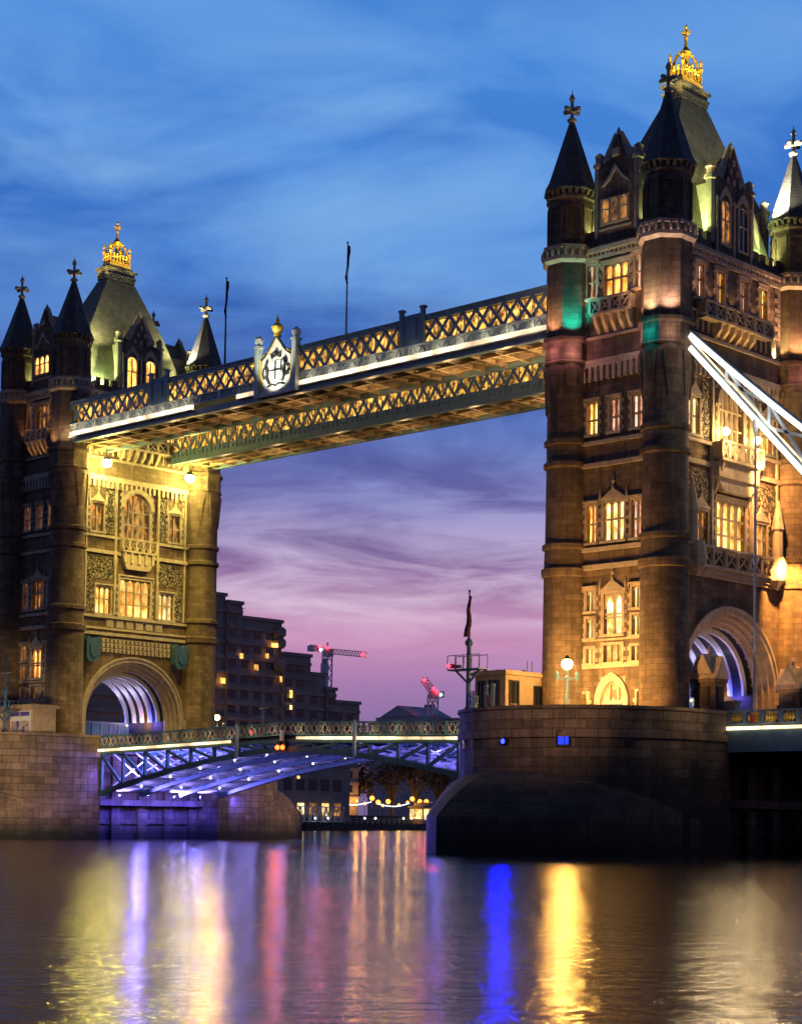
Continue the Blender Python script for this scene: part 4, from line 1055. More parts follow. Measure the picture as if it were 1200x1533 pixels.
# ------------------------------------------------------------------ bascule leaves
def make_bascule(sg, label):
    X = (lambda t: 10.7+t) if sg > 0 else (lambda t: 71.6-t)
    T = thing('bascule_leaf', (X(0), 0, 9.0), label, 'bascule leaf', 'bascule leaves of the lifting span')
    Lm = 30.4
    zs = lambda t: 9.45+.7*t/Lm
    zl = lambda t: 4.85+4.2*(1-(1-t/Lm)**1.6) if t < Lm else 9.05
    n = 8; st = Lm/n
    d = MB()
    for k in range(n):
        a, b = st*k, st*(k+1)
        d.hexa([(X(a), -8, zs(a)-.05), (X(b), -8, zs(b)-.05), (X(b), 8, zs(b)-.05), (X(a), 8, zs(a)-.05)][::1 if sg > 0 else -1],
               [(X(a), -8, zs(a)+.4), (X(b), -8, zs(b)+.4), (X(b), 8, zs(b)+.4), (X(a), 8, zs(a)+.4)][::1 if sg > 0 else -1])
    d.build('deck', 'asph', T)
    u_ = MB()
    for k in range(n):
        a, b = st*k+.2, st*(k+1)-.2; u_.face([(X(a), -7.7, zs(a)-.07), (X(b), -7.7, zs(b)-.07), (X(b), 7.7, zs(b)-.07), (X(a), 7.7, zs(a)-.07)])
    u_.build('deck_underside', 'white', T)
    for y in (-8.0, -2.7, 2.7, 8.0):
        t = MB(); m_ = 16
        for k in range(m_):
            a, b = Lm*k/m_, Lm*(k+1)/m_
            t.bar((X(a), y, zl(a)), (X(b), y, zl(b)), .5, .5); t.bar((X(a), y, zs(a)-.25), (X(b), y, zs(b)-.25), .4, .35)
        for k in range(n):
            a, b = st*k, st*(k+1)
            if zs(a)-zl(a) > .7: t.bar((X(a+.15), y, zl(a)+.2), (X(a+.15), y, zs(a)-.4), .30, .3, (0, 1, 0))
            if zs(b)-zl(b) > .5: t.bar((X(a), y, zs(a)-.4), (X(b), y, zl(b)+.2), .26, .3, (0, 1, 0))
        t.build('truss', 'green', T)
    sf = MB()
    for i, (ya, yb) in enumerate(((-7.7, -3.0), (-2.4, 2.4), (3.0, 7.7))):
        for k in range(16):
            a, b = Lm*k/16, Lm*(k+1)/16
            sf.face([(X(a+.08), ya, zl(a+.08)+.30), (X(b-.08), ya, zl(b-.08)+.30), (X(b-.08), yb, zl(b-.08)+.30), (X(a+.08), yb, zl(a+.08)+.30)])
            sf.bar((X(b), ya, zl(b)+.24), (X(b), yb, zl(b)+.24), .16, .14)
    sf.build('soffit', 'white', T)
    for k in range(n):       # cross frames inside
        a = st*(k+.5); xb = MB()
        if zs(a)-zl(a) < 1.0: continue
        for ya, yb in ((-7.8, -2.9), (-2.5, 2.5), (2.9, 7.8)):
            xb.bar((X(a), ya, zl(a)+.4), (X(a), yb, zs(a)-.4), .14); xb.bar((X(a), yb, zl(a)+.4), (X(a), ya, zs(a)-.4), .14)
        xb.build('cross_frame', 'white', T)
    for y in (-8.2, 8.2):
        r = MB(); m_ = 20; w = Lm/m_
        pr = MB()
        for k in range(m_):
            a, b = w*k, w*(k+1)
            r.bar((X(a), y, zs(a)+.36), (X(b), y, zs(b)+.36), .2, .16); r.bar((X(a), y, zs(a)+1.5), (X(b), y, zs(b)+1.5), .22, .16)
            r.box(X(a)-.1, X(a)+.1, y-.09, y+.09, zs(a)+.44, zs(a)+1.42)
            e = (b-a)/2
            for j in range(2):
                p0, p1 = a+e*j+.1, a+e*(j+1)-.06
                pr.bar((X(p0), y, zs(p0)+.46), (X(p1), y, zs(p1)+1.40), .12, .07, (0, 1, 0)); pr.bar((X(p0), y+.02, zs(p0)+1.40), (X(p1), y+.02, zs(p1)+.46), .12, .07, (0, 1, 0))
        o = r.build('parapet_rail', 'green', T); pr.build('rail_cross', 'cream', o)
        if y < 0:
            for k in range(9):
                t_ = 1.8+3.35*k; light('POINT', (X(t_), y-.75, zs(t_)+.75), (1, .80, .52), 22, T, .12)
            q = MB(); a, b = (0.0, 22.0) if sg > 0 else (0.0, 28.9)
            q.bar((X(a), y-.16, zs(a)+.02), (X(b), y-.16, zs(b)+.02), .22, .26); q.build('light_strip', 'led', T)
            for tt_ in ((23.3,) if sg > 0 else (20.6,)):
                q = MB(); q.box(X(tt_)-.17, X(tt_)+.17, y-.5, y-.3, zs(tt_)-1.7, zs(tt_)+1.4); q.lathe(X(tt_), y-.4, [(.2, zs(tt_)+1.4), (.1, zs(tt_)+1.7)], 6); q.build('fender_post', 'pale', T)
    for k, (t_, p) in enumerate(((3.0, 1100), (8, 800), (13, 600), (19, 300))):
        for y in (-5.3, 0, 5.3):
            zz = (zs(t_)+zl(t_))/2+.6
            light('POINT', (X(t_), y, zz), (.2, .17, 1), p*(1.5 if sg > 0 else .42), T, .25)
    for k, t_ in enumerate((3.5, 8.5, 13.5, 19.0, 24.0) if sg > 0 else (4, 12)):
        for y in (-5.3, 0, 5.3):
            q = MB(); q.ball((X(t_), y, zl(t_)+.1), .12, 6); q.build('soffit_lamp', 'coolb', T)
            light('POINT', (X(t_+.8), y, zl(t_+.8)-.75), (.30, .25, 1), (130, 120, 100, 70, 40)[k] if sg > 0 else 12, T, .12)
    if sg > 0:
        for x in (40.2, 40.95):
            q = MB(); q.cyl((x, -8.55, 9.25), (x, -8.35, 9.25), .26, .26, 8); q.box(x-.2, x+.2, -8.5, -8.0, 9.3, 9.9); o = q.build('navigation_lamp', 'iron', T)
            q = MB(); q.ball((x, -8.62, 9.25), .24, 8); q.build('lens', 'orl', o)
            light('POINT', (x, -9.0, 9.2), (1, .2, .05), 10, T, .2); light('SPOT', (x, -8.9, 9.25), (1, .16, .06), 330, T, .25, (165, -112, 0), 30, .8)
        q = MB(); q.box(40.35, 40.75, -8.5, -8.31, 9.9, 10.9); q.build('navigation_board', 'white', T)
    return T
B1 = make_bascule(1, 'left half of the lifting road span with blue-lit underside hinged on the left pier')
B2 = make_bascule(-1, 'right half of the lifting road span meeting the near pier, long white light strip')

# ------------------------------------------------------------------ right side span and suspension chains
T = thing('side_span', (92.95, 0, 9.0), 'suspended approach span right of the nearest tower, blue parapet with gilded panels', 'bridge span')
SX0, SX1 = 92.98, 158.0
q = MB(); q.box(SX0, SX1, -8, 8, 9.2, 9.98); q.build('deck', 'asph', T)
q = MB()
for y in (-8.0, 8.0): q.box(SX0, SX1, y-.35, y+.35, 7.9, 9.6)
for k in range(22): q.box(SX0+1+3*k, SX0+1.4+3*k, -7.6, 7.6, 8.1, 9.197)
q.build('girder', 'steel', T)
for y in (-8.2, 8.2):
    q = MB(); q.box(SX0, SX1, y-.16, y+.16, 9.99, 10.14); q.box(SX0, SX1, y-.16, y+.16, 11.0, 11.15)
    g = MB(); n = 40; w = (SX1-SX0)/n
    for k in range(n):
        a = SX0+w*k; q.box(a-.16, a+.16, y-.15, y+.15, 10.14, 11.0)
        for j in range(4):
            cx_ = a+.28+(w-.56)*(j+.5)/4; g.ball((cx_, y, 10.57), .17, 6, 1.6); g.bar((cx_-.18, y, 10.2), (cx_+.18, y, 10.95), .07, .06, (0, 1, 0))
    o = q.build('parapet', 'steel', T); g.build('gilded_panel', 'gold', o)
    if y < 0:
        q = MB(); q.box(SX0, SX1, y-.24, y-.17, 9.62, 9.88); q.build('light_strip', 'led', T)
        for k in range(5): light('POINT', (SX0+1.2+2.2*k, y-.9, 10.0), (1, .85, .55), 7, T, .2)
q = MB(); q.box(95.3, 95.62, -8.6, -8.42, 10.15, 10.75); q.build('red_plate', 'red', T)
def chain_mesh(y, label, first=True):
    T = thing('suspension_chain', (88.0, y, 42.0), label, 'suspension chain', 'suspension chains of the side span')
    def zt(x): d = x-88; return 42.75-.90*d+.004*d*d-(.012*(d-14)**2 if d > 14 else 0)
    def zb_(x): 
        d = x-88; return 42.0-1.056*d+(.0075*(d-13)**2 if d > 13 else 0)
    N = 16; xs = [87.0+2.0*k for k in range(N)]
    a = MB(); l1 = MB(); l2 = MB(); l3 = MB(); w = MB()
    for k in range(N-1):
        x0, x1 = xs[k], xs[k+1]
        for fz, st in ((zt, l1), (zb_, l2)):
            a.bar((x0, y, fz(x0)), (x1, y, fz(x1)), .6, .42)
            if k >= 1: st.bar((x0 if k > 1 else x0+.6, y-.4, fz(x0 if k > 1 else x0+.6)-.10), (x1, y-.4, fz(x1)-.10), .10, .40)
        if k >= 1: l3.bar((x0, y-.2, zb_(x0)+.55), (x1, y-.2, zb_(x1)+.55), .10, .12)
    for k in range(3, N-1, 2):
        x0, x1 = xs[k], xs[min(N-1, k+2)]
        w.bar((x0, y, zt(x0)-.3), (x0, y, zb_(x0)+.3), .26); w.bar((x0, y, zb_(x0)+.3), (x1, y, zt(x1)-.3), .24); w.bar((x0, y, zt(x0)-.3), (x1, y, zb_(x1)+.3), .24)
    a.build('chord', 'steel', T)
    for s_ in (l1, l2): s_.build('light_strip', 'ledp', T)
    l3.build('inner_light_strip', 'led', T); w.build('bracing', 'pale', T)
    for x in [95.9+5.6*k for k in range(8)]:
        if zb_(x) < 12.5: break
        h = MB(); h.cyl((x, y-.3, 11.0), (x, y-.3, zb_(x)-.1), .10, .10, 8); h.lathe(x, y-.3, [(.14, zb_(x)-1.2), (.26, zb_(x)-.7), (.2, zb_(x)-.1)], 8); h.lathe(x, y-.3, [(.16, 22.3), (.2, 22.6), (.16, 22.9)], 8)
        h.build('hanger_rod', 'white', T)
    return T
CH = chain_mesh(-8.6, 'nearer suspension chain, white-lit truss sloping down from the nearest tower with hanger rods')
chain_mesh(8.6, 'farther suspension chain on the side of the nearest tower away from the viewer')
for x in (93, 97, 101): light('POINT', (x, -9.8, 42-.97*(x-88)), (1, .93, .85), 60, CH, .3)
light('SPOT', (96.6, -11.5, 12), (1, .92, .8), 260, CH, .1, (95.9, -8.9, 24), 60)

# ------------------------------------------------------------------ things on the piers
def make_lodge(x, y, label):
    T = thing('stone_lodge', (x, y, 10), label, 'lodge', 'stone lodges beside the archway')
    q = MB(); q.box(x-1.3, x+1.3, y-.9, y+.9, 10, 11.2); q.box(x-1.0, x+1.0, y-.65, y+.65, 11.2, 13.5); q.box(x-1.2, x+1.2, y-.85, y+.85, 13.5, 13.8)
    o = q.build('wall', 'stone', T)
    q = MB(); q.prism([(x-1.3, y-.95, 13.8), (x-1.3, y+.95, 13.8), (x-1.3, y, 15.6)], (2.6, 0, 0)); q.prism([(x-.9, y-.98, 14.2), (x+.9, y-.98, 14.2), (x, y-.98, 15.8)], (0, 1.96, 0))
    r = q.build('roof', 'trim', T); q = MB(); q.lathe(x, y, [(.18, 15.5), (.12, 15.9), (.2, 16.1), (.03, 16.5)], 6); q.build('finial', 'trim', r)
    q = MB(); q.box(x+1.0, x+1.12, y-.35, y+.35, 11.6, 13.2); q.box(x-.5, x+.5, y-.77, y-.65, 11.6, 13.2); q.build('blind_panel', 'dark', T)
    q = MB(); q.box(x-.9, x+1.9, y+.9, y+1.5, 10, 11.9); q.box(x-.95, x+2.0, y+.9, y+1.6, 11.9, 12.1); q.build('side_plinth', 'trim', T)
make_lodge(90.2, -6.9, 'small gabled stone lodge at the left foot of the road archway')
make_lodge(89.9, 5.6, 'small gabled stone lodge at the right foot of the road archway')
light('SPOT', (94.5, -4, 13.5), (1, .55, .25), 160, TR, .2, (89.9, -6, 14.5), 80)
light('SPOT', (94.5, 3.0, 18), (1, .6, .2), 240, TR, .2, (89.9, 5.6, 15.5), 60)
for cx, y0, y1, lb in ((0, -2.6, 4.8, 'teal hoarding across the road inside the left archway'), (82.3, -3.6, 5.0, 'teal hoarding across the road inside the right archway')):
    T = thing('road_hoarding', (cx-2.6, (y0+y1)/2, 10), lb, 'hoarding', 'hoardings in the archways')
    q = MB(); q.box(cx-2.8, cx-2.4, y0, y1, 10.0, 13.2); q.build('panel', 'teal', T)
    q = MB()
    for k in range(7):
        y = y0+(y1-y0)*k/6; q.box(cx-2.4, cx-2.3, y-.08, y+.08, 10, 13.1)
    q.box(cx-2.85, cx-2.25, y0-.05, y1+.05, 13.2, 13.4); q.build('batten', 'steel', T)
    light('POINT', (cx-1.0, (y0+y1)/2, 12.2), (.55, .8, 1), 26, T, .3)
def make_cabin(x0, x1, y0, y1, z1, label, poster):
    T = thing('control_cabin', ((x0+x1)/2, (y0+y1)/2, 10), label, 'cabin', 'control cabins on the piers')
    q = MB(); q.box(x0, x1, y0, y1, 10, z1-.4); q.box(x0-.1, x1+.1, y0-.1, y1+.1, 10, 10.5); o = q.build('wall', 'cream', T)
    q = MB(); q.box(x0-.3, x1+.3, y0-.3, y1+.3, z1-.4, z1-.12); q.box(x0-.12, x1+.12, y0-.12, y1+.12, z1-.12, z1); r = q.build('roof', 'cream', T)
    q = MB()
    for k in range(4): q.box(x0+.5+.7*k, x0+.75+.7*k, y0+.4+.8*k, y0+.7+.8*k, z1, z1+.18)
    for k in range(2): q.cyl((x1-.6, y1-1.2-.6*k, z1), (x1-.6, y1-1.2-.6*k, z1+1.0), .03, .03, 5)
    q.build('roof_vent', 'iron', r)
    def opening(face, u0, u1, z0, zt, m='dark_p'):
        q = MB(); p = MB()
        if face == 'x':
            p.box(x1, x1+.03, u0, u1, z0, zt); 
            for a, b, c, d in ((u0-.1, u0, z0-.1, zt+.1), (u1, u1+.1, z0-.1, zt+.1), (u0, u1, zt, zt+.1), (u0-.1, u1+.1, z0-.2, z0-.1), (((u0+u1)/2-.04), ((u0+u1)/2+.04), z0, zt)): q.box(x1+.031, x1+.12, a, b, c, d)
        else:
            p.box(u0, u1, y0-.03, y0, z0, zt)
            for a, b, c, d in ((u0-.1, u0, z0-.1, zt+.1), (u1, u1+.1, z0-.1, zt+.1), (u0, u1, zt, zt+.1), (u0-.1, u1+.1, z0-.2, z0-.1), (((u0+u1)/2-.04), ((u0+u1)/2+.04), z0, zt)): q.box(a, b, y0-.12, y0-.031, c, d)
        w = q.build('window', 'iron', T); p.build('pane', m, w)
    if not poster:
        opening('x', y0+.5, y0+1.5, 12.0, z1-.9); opening('x', y1-1.6, y1-.6, 11.8, z1-1.2); opening('y', x0+.5, x0+1.2, 11.6, z1-.9); opening('y', x0+1.7, x0+2.7, 10.6, z1-.9)
    else:
        q = MB(); q.box(x1-4.2, x1-.4, y0-.08, y0, 10.6, z1-.7); b = q.build('poster_board', 'white', T)
        for k in range(2):
            xx = x1-4.1+1.85*k
            q = MB(); q.box(xx, xx+1.7, y0-.1, y0-.081, z1-1.25, z1-.8); q.build('poster_heading', 'purple', b)
            q = MB(); q.box(xx, xx+1.7, y0-.1, y0-.081, 10.8, z1-1.75); q.build('poster_picture', 'poster', b)
        opening('y', x0+.8, x0+1.9, 11.6, z1-.9)
    return T
make_cabin(72.3, 75.7, -15.0, -9.9, 14.7, 'flat-roofed cream control cabin on the right pier beside the blue mast', False)
make_cabin(-1.0, 8.6, -15.2, -12.4, 14.2, 'low control cabin with purple-headed posters at the left edge on the far pier', True)
light('SPOT', (86, -12.5, 13.4), (1, .60, .2), 2600, PR, .2, (75.7, -12.2, 12.8), 60)
light('SPOT', (10, -21, 12.8), (1, .72, .4), 240, PL, .2, (6, -15, 12.2), 70)
def make_mast(x, y, h, label, plat=True, flag=False, zp=14.6):
    T = thing('signal_mast', (x, y, 10), label, 'signal mast', 'signal masts on the piers')
    q = MB(); q.lathe(x, y, [(.32, 9.98), (.3, 11.4), (.2, 11.6), (.17, zp+1.8), (.32, zp+2.0), (.32, zp+2.2), (.1, zp+2.5), (.06, h), (.12, h+.1), (.02, h+.25)], 8); q.build('pole', 'teal' if plat else 'white', T)
    if plat:
        q = MB(); q.box(x-1.9, x+1.6, y-.5, y+.5, zp-.12, zp); q.bar((x-1.4, y, zp-.1), (x, y, zp-1.2), .14); q.bar((x+1.2, y, zp-.1), (x, y, zp-1.2), .14)
        for sy in (-.5, .5):
            q.bar((x-1.9, y+sy, zp+1.1), (x+1.6, y+sy, zp+1.1), .06)
            for k in range(5): q.bar((x-1.9+.875*k, y+sy, zp), (x-1.9+.875*k, y+sy, zp+1.1), .05)
        o = q.build('platform', 'teal', T)
        q = MB(); q.box(x-1.75, x-1.1, y-.75, y-.5, zp+.08, zp+.4); q.box(x-1.0, x-.3, y-.7, y-.5, zp+.05, zp+.3); q.build('signal_box', 'iron', o)
        q = MB(); q.ball((x-1.45, y-.82, zp+.24), .16, 8); q.build('lamp', 'redl', o)
    q = MB()
    if flag:
        P = [(x+.05-.12*k*.3, y+.1*math.cos(k*1.7), h-.3-.55*k) for k in range(7)]
        for k, (a, b) in enumerate(zip(P, P[1:])): q.cyl(a, b, .10+.03*k, .13+.03*k, 8)
        q.build('flag', 'flag', T)
    else:
        q.bar((x-.9, y, h-1.5), (x+.9, y, h-1.5), .05); q.build('yard', 'white', T)
    return T
make_mast(74.4, -18.0, 20.8, 'tall blue signal mast with railed platform and dark flag on the right pier', True, True)
make_mast(5.5, -16.6, 19.0, 'blue signal mast in front of the postered cabin at the left edge', True, False, 13.4)
make_mast(4.9, 19.3, 17.2, 'pale signal mast with teal arms right of the left tower', True, False, 12.6)
light('SPOT', (8, 15, 11), (1, .7, .3), 120, PL, .2, (4.9, 19.3, 13.5), 70)
T = thing('pier_railing', (75.5, -19.5, 10), 'blue curved guard railing round the foot of the mast on the right pier', 'railing')
q = MB(); A = [(82.3+9.9*math.cos(a), -11.8+9.9*math.sin(a)) for a in [R_(196+7*k) for k in range(7)]]
for k, p in enumerate(A):
    q.cyl((*p, 11.0), (*p, 12.6), .09, .09, 6)
    if k:
        for z in (11.5, 12.0, 12.55): q.bar((*A[k-1], z), (*p, z), .08)
q.build('rail', 'steel', T)
q = MB()
for p0, p1 in zip(A, A[1:]): q.face([(*p0, 11.1), (*p1, 11.1), (*p1, 11.9), (*p0, 11.9)])
q.build('sheet', 'steel', T)
T = thing('barrier_gate', (79.5, -15.8, 10), 'red barrier board between two blue posts beside the control cabin', 'barrier')
q = MB()
for x, y in ((77.6, -19.3), (79.2, -20.3)): q.cyl((x, y, 10), (x, y, 12.9), .17, .17, 8); q.lathe(x, y, [(.22, 12.9), (.1, 13.15)], 8)
q.build('post', 'steel', T)
q = MB(); q.bar((77.75, -19.4, 11.85), (79.05, -20.2, 11.85), .1, .75, (0, 0, 1)); q.build('board', 'red', T)
def street_lamp(x, y, z0, zb, label, m='sodium', r=.46, power=9000, col=(1, .52, .13), group='street lamps on the piers'):
    T = thing('street_lamp', (x, y, z0), label, 'street lamp', group)
    q = MB(); q.lathe(x, y, [(.3, z0), (.26, z0+.5), (.14, z0+.7), (.11, zb-1.2), (.2, zb-1.1), (.08, zb-.9), (.07, zb-r-.1)], 8)
    for sg in (-1, 1):
        d = (.8*sg*.72, .8*sg*.69)
        q.bar((x, y, zb-1.25), (x+d[0], y+d[1], zb-1.1), .09); q.lathe(x+d[0], y+d[1], [(.05, zb-1.4), (.14, zb-1.1), (.18, zb-.75), (.05, zb-.6)], 6)
    q.build('lamp_post', 'teal', T)
    q = MB(); q.ball((x, y, zb), r, 10); q.build('lamp_globe', m, T, smooth=True)
    q = MB(); q.lathe(x, y, [(r*.8, zb+r*.75), (r*.5, zb+r*1.1), (.04, zb+r*1.6)], 8); q.build('lamp_cap', 'iron', T)
    light('POINT', (x, y, zb), col, power, T, r*1.1)
    light('SPOT', (x+.2, y-.2, zb), (1, .45, .08), power*(1.35 if x > 50 else 6), T, r, (165, -112, 0), 30, .8)
    return T
street_lamp(81.4, -14.0, 9.98, 14.95, 'bright amber street lamp on teal post before the right tower')
street_lamp(4.0, 12.9, 9.98, 14.3, 'small amber street lamp at the right foot of the left tower', power=1600, r=.34)

# ------------------------------------------------------------------ far bank
def bank_x(y):
    for (x0, y0), (x1, y1) in zip(bl, bl[1:]):
        if y0 <= y <= y1: return x0+(x1-x0)*(y-y0)/(y1-y0)
    return bl[-1][0]
CAM = (174.8, -123.7, 2.42)
import math as _m
def ray(u, v):   # used only to place far things on their real depth plane
    f, yaw, pitch, roll = 2712.68, 0.71473, 0.0543196, 0.0108374
    fw = Vector((-math.sin(yaw)*math.cos(pitch), math.cos(yaw)*math.cos(pitch), math.sin(pitch))); r0 = Vector((math.cos(yaw), math.sin(yaw), 0)); u0 = r0.cross(fw)
    rt = r0*math.cos(roll)+u0*math.sin(roll); up = u0*math.cos(roll)-r0*math.sin(roll)
    return fw+rt*((u-822.306)/f)-up*((v-1081.742)/f)
def at_x(u, v, x):
    d = ray(u, v); return Vector(CAM)+d*((x-CAM[0])/d.x)
def at_y(u, v, y):
    d = ray(u, v); return Vector(CAM)+d*((y-CAM[1])/d.y)
# stepped concrete hotel
T = thing('hotel_building', (-133, 125, 2.6), 'dark stepped concrete hotel block right of the left tower with a few lit windows', 'building')
steps = [(60, 108.0, 49.4), (108.0, 112.5, 47.8), (112.5, 116.4, 46.4), (116.4, 127.7, 43.6), (127.7, 135.4, 36.9), (135.4, 140.2, 33.2), (140.2, 142.8, 30.2), (142.8, 150.4, 27.6)]
q = MB(); w = MB(); bd = MB()
for i, (ya, yb, h) in enumerate(steps):
    xf = -118-.6*(i % 2); q.box(-150, xf, ya, yb-.003, 2.0, h); q.box(-150, xf+.4, ya-.1, yb+.25, h, h+.7)
    for s_ in range(int((h-5)/3.15)):
        z = 4.6+3.15*s_; bd.box(xf+.002, xf+.45, ya+.1, yb-.1, z+2.1, z+2.75)
        y = max(ya, 104)+.6
        while y < yb-1.9 and s_ > 0:
            w = MB(); w.box(xf+.003, xf+.08, y, y+1.9, z+.5, z+2.0); w.build('window', 'dark_p', T); y += 3.3
o = q.build('wall', 'conc', T); bd.build('floor_band', 'conc', T)
q = MB()
for p, r in (((427.5-.0, 935), .0),): pass
for y, z in ((126.8, 41.5), (126.8, 39.2), (126.9, 34.5)):
    q = MB(); q.lathe(-118.4, y, [(1.0, z-1.0), (1.5, z-.4), (1.5, z+.6), (1.0, z+1.2)], 8); q.build('corner_bay', 'conc', T)
for u, v, w_, h_ in ((362, 982, .8, 1.0), (400, 982, .8, 1.0), (384, 999, 1.0, 1.2), (412, 966, 1.7, .9), (334, 1019, 1.2, 1.1), (421, 1017, .5, 1.2), (436, 1039, .7, 1.6), (436, 1059, .5, .9)):
    p = at_x(u, v, -117.45); m = MB(); m.box(p.x-.1, p.x+.02, p.y-w_/2, p.y+w_/2, p.z-h_/2, p.z+h_/2); m.build('lit_window', 'gold_p', T)
q = MB()
for y, z0, h in ((119, 44.3, 2.2), (122.2, 44.3, 2.6), (109.5, 48, 1.6)): q.cyl((-125, y, z0), (-125, y, z0+h), .12, .1, 6); q.bar((-125, y-.8, z0+h-.2), (-125, y+.8, z0+h-.2), .1)
q.build('roof_aerial', 'iron', T)
for y in (100, 112, 124): 
    q = MB(); q.ball((-113, y, 9), .35, 8); q.build('fill_lamp', 'sodium2', T); light('POINT', (-113, y, 9), (1, .55, .25), 2600, T, .4)  # added globes with lights, warming the dark hotel front
# lower waterside building under the deck
T = thing('waterside_building', (-114, 131, 2.6), 'low dark waterside building under the lifting span with lit doorways', 'building')
q = MB(); q.box(-117.5, -109.5, 118, 139.5, 2.0, 13.2); q.box(-117.4, -109.2, 117.8, 139.8, 13.2, 13.7); q.build('wall', 'conc', T)
for k in range(5):
    q = MB(); q.box(-109.5, -109.4, 121.5+3.4*k, 123.3+3.4*k, 3.0, 5.6); q.build('door', 'pale_p' if k % 2 else 'dim_p', T)
for k in range(5):
    q = MB(); q.box(-109.5, -109.4, 121.2+3.4*k, 123.4+3.4*k, 8.2, 10.6); q.build('window', 'dark_p', T)
q = MB(); q.box(-109.45, -109.3, 124.6, 125.3, 10.6, 11.2); q.build('lit_window', 'pale_p', T)
# far building, haze painted in as a pale tone, with a gabled centre
T = thing('gabled_building', (-306, 352, 2.6), 'distant pale building with low gabled roof on the skyline below the cranes', 'building')
a, b = at_y(552, 1080, 350), at_y(690, 1080, 350)
q = MB(); q.box(a.x, b.x, 350, 372, 2, a.z-.5); q.box(a.x+8, b.x-8, 346, 350, 2, a.z+1.0); q.build('wall', 'conc2', T)
p = at_y(595, 1056, 345.5); q = MB(); q.prism([(p.x-9.5, 345.5, a.z+1.0), (p.x+9.5, 345.5, a.z+1.0), (p.x, 345.5, p.z)], (0, 20, 0)); q.box(a.x-1, b.x+1, 349.5, 372.5, a.z-.5, a.z); q.build('roof', 'conc2', T)
w = MB()
for k in range(0):
    for s_ in range(8, 10): x = a.x+2+k*(b.x-a.x-4)/14; w.box(x, x+1.6, 345.8 if 8 < x-a.x < b.x-a.x-9 else 349.8, 346.1 if 8 < x-a.x < b.x-a.x-9 else 350.1, 5+3.8*s_, 7+3.8*s_); w.build('window', 'dark_p', T); w = MB()
# far towers on the skyline
for u0, u1, v, y, lb in ((480, 489, 993, 420, 'thin distant tower block on the skyline left of the crane mast'), (632, 652, 1062, 420, 'small distant block behind the right-hand crane')):
    p, p2 = at_y(u0, v, y), at_y(u1, v, y); T = thing('distant_block', ((p.x+p2.x)/2, y, 2.6), lb, 'building')
    q = MB(); q.box(p.x, p2.x-1.4, y, y+2.5, 2, p.z); q.build('wall', 'conc2', T); q = MB(); q.box(p.x+.6, p2.x-2.2, y+.5, y+2, p.z, p.z+2); q.build('roof_plant', 'conc', T)
# cranes
def lamp_red(T, p, r=.6):
    q = MB(); q.ball(p, r, 8); q.build('warning_lamp', 'redl', T); light('SPOT', p+Vector((1.5, -1.5, 0)), (1, .10, .14), 5500, T, .6, (165, -112, 0), 20, .8)
def lat_tower(q, p0, p1, w, n):
    p0, p1 = Vector(p0), Vector(p1); d = p1-p0; up = Vector((0, 0, 1)) if abs(d.normalized().z) < .9 else Vector((1, 0, 0))
    a = d.cross(up).normalized()*w/2; b = a.cross(d).normalized()*w/2
    C4 = [a+b, a-b, -a-b, -a+b]
    for c in C4: q.bar(p0+c, p1+c, w*.16)
    for k in range(n):
        for i in range(4): q.bar(p0+d*(k/n)+C4[i], p0+d*((k+1)/n)+C4[(i+1) % 4], w*.1)
T = thing('tower_crane', at_y(490, 1215, 350), 'tower crane with long level jib and red lamps right of the hotel', 'crane', 'tower cranes')
mt = at_y(490, 977, 350); l = at_y(466, 969, 350); r = at_y(546, 980, 350)
q = MB(); lat_tower(q, (mt.x, 350, 2.6), mt, 2.6, 16); q.build('mast', 'white', T)
q = MB(); lat_tower(q, (mt.x, 350, mt.z+.6), r, 1.9, 14); q.build('jib', 'white', T)
q = MB(); lat_tower(q, (mt.x, 350, mt.z+.6), l, 1.9, 4); q.box(l.x-1, l.x+3, 348.8, 351.2, l.z-1.6, l.z+.6); q.build('counter_jib', 'white', T)
q = MB(); q.box(mt.x-1.4, mt.x+1.8, 348.4, 351.6, mt.z-1.5, mt.z+1.2); q.bar((mt.x, 350, mt.z+1), (mt.x, 350, mt.z+4), .6); q.build('cab', 'white', T)
for u, v in ((478, 968), (490, 970), (543, 980)): lamp_red(T, at_y(u, v, 348.5))
m = MB(); m.ball(at_y(480, 973, 348.3), .5, 8); m.build('work_lamp', 'coolb', T)
T = thing('tower_crane', at_y(648, 1215, 350), 'small luffing crane with raised jib and red lamps above the right bascule', 'crane', 'tower cranes')
mt = at_y(648, 1040, 350); l = at_y(634, 1017, 350); r = at_y(661, 1041, 350)
q = MB(); lat_tower(q, (mt.x, 350, 2.6), mt, 2.6, 12); q.build('mast', 'white', T)
q = MB(); lat_tower(q, (mt.x+1, 350, mt.z), l, 1.8, 6); q.build('jib', 'white', T)
q = MB(); q.box(mt.x-1, r.x, 348.6, 351.4, mt.z-1.2, mt.z+1.2); q.build('counterweight', 'white', T)
for u, v in ((635, 1018), (649, 1031), (653, 1035)): lamp_red(T, at_y(u, v, 348.3))
m = MB(); m.ball(at_y(660, 1040, 348.3), .5, 8); m.build('work_lamp', 'coolb', T)
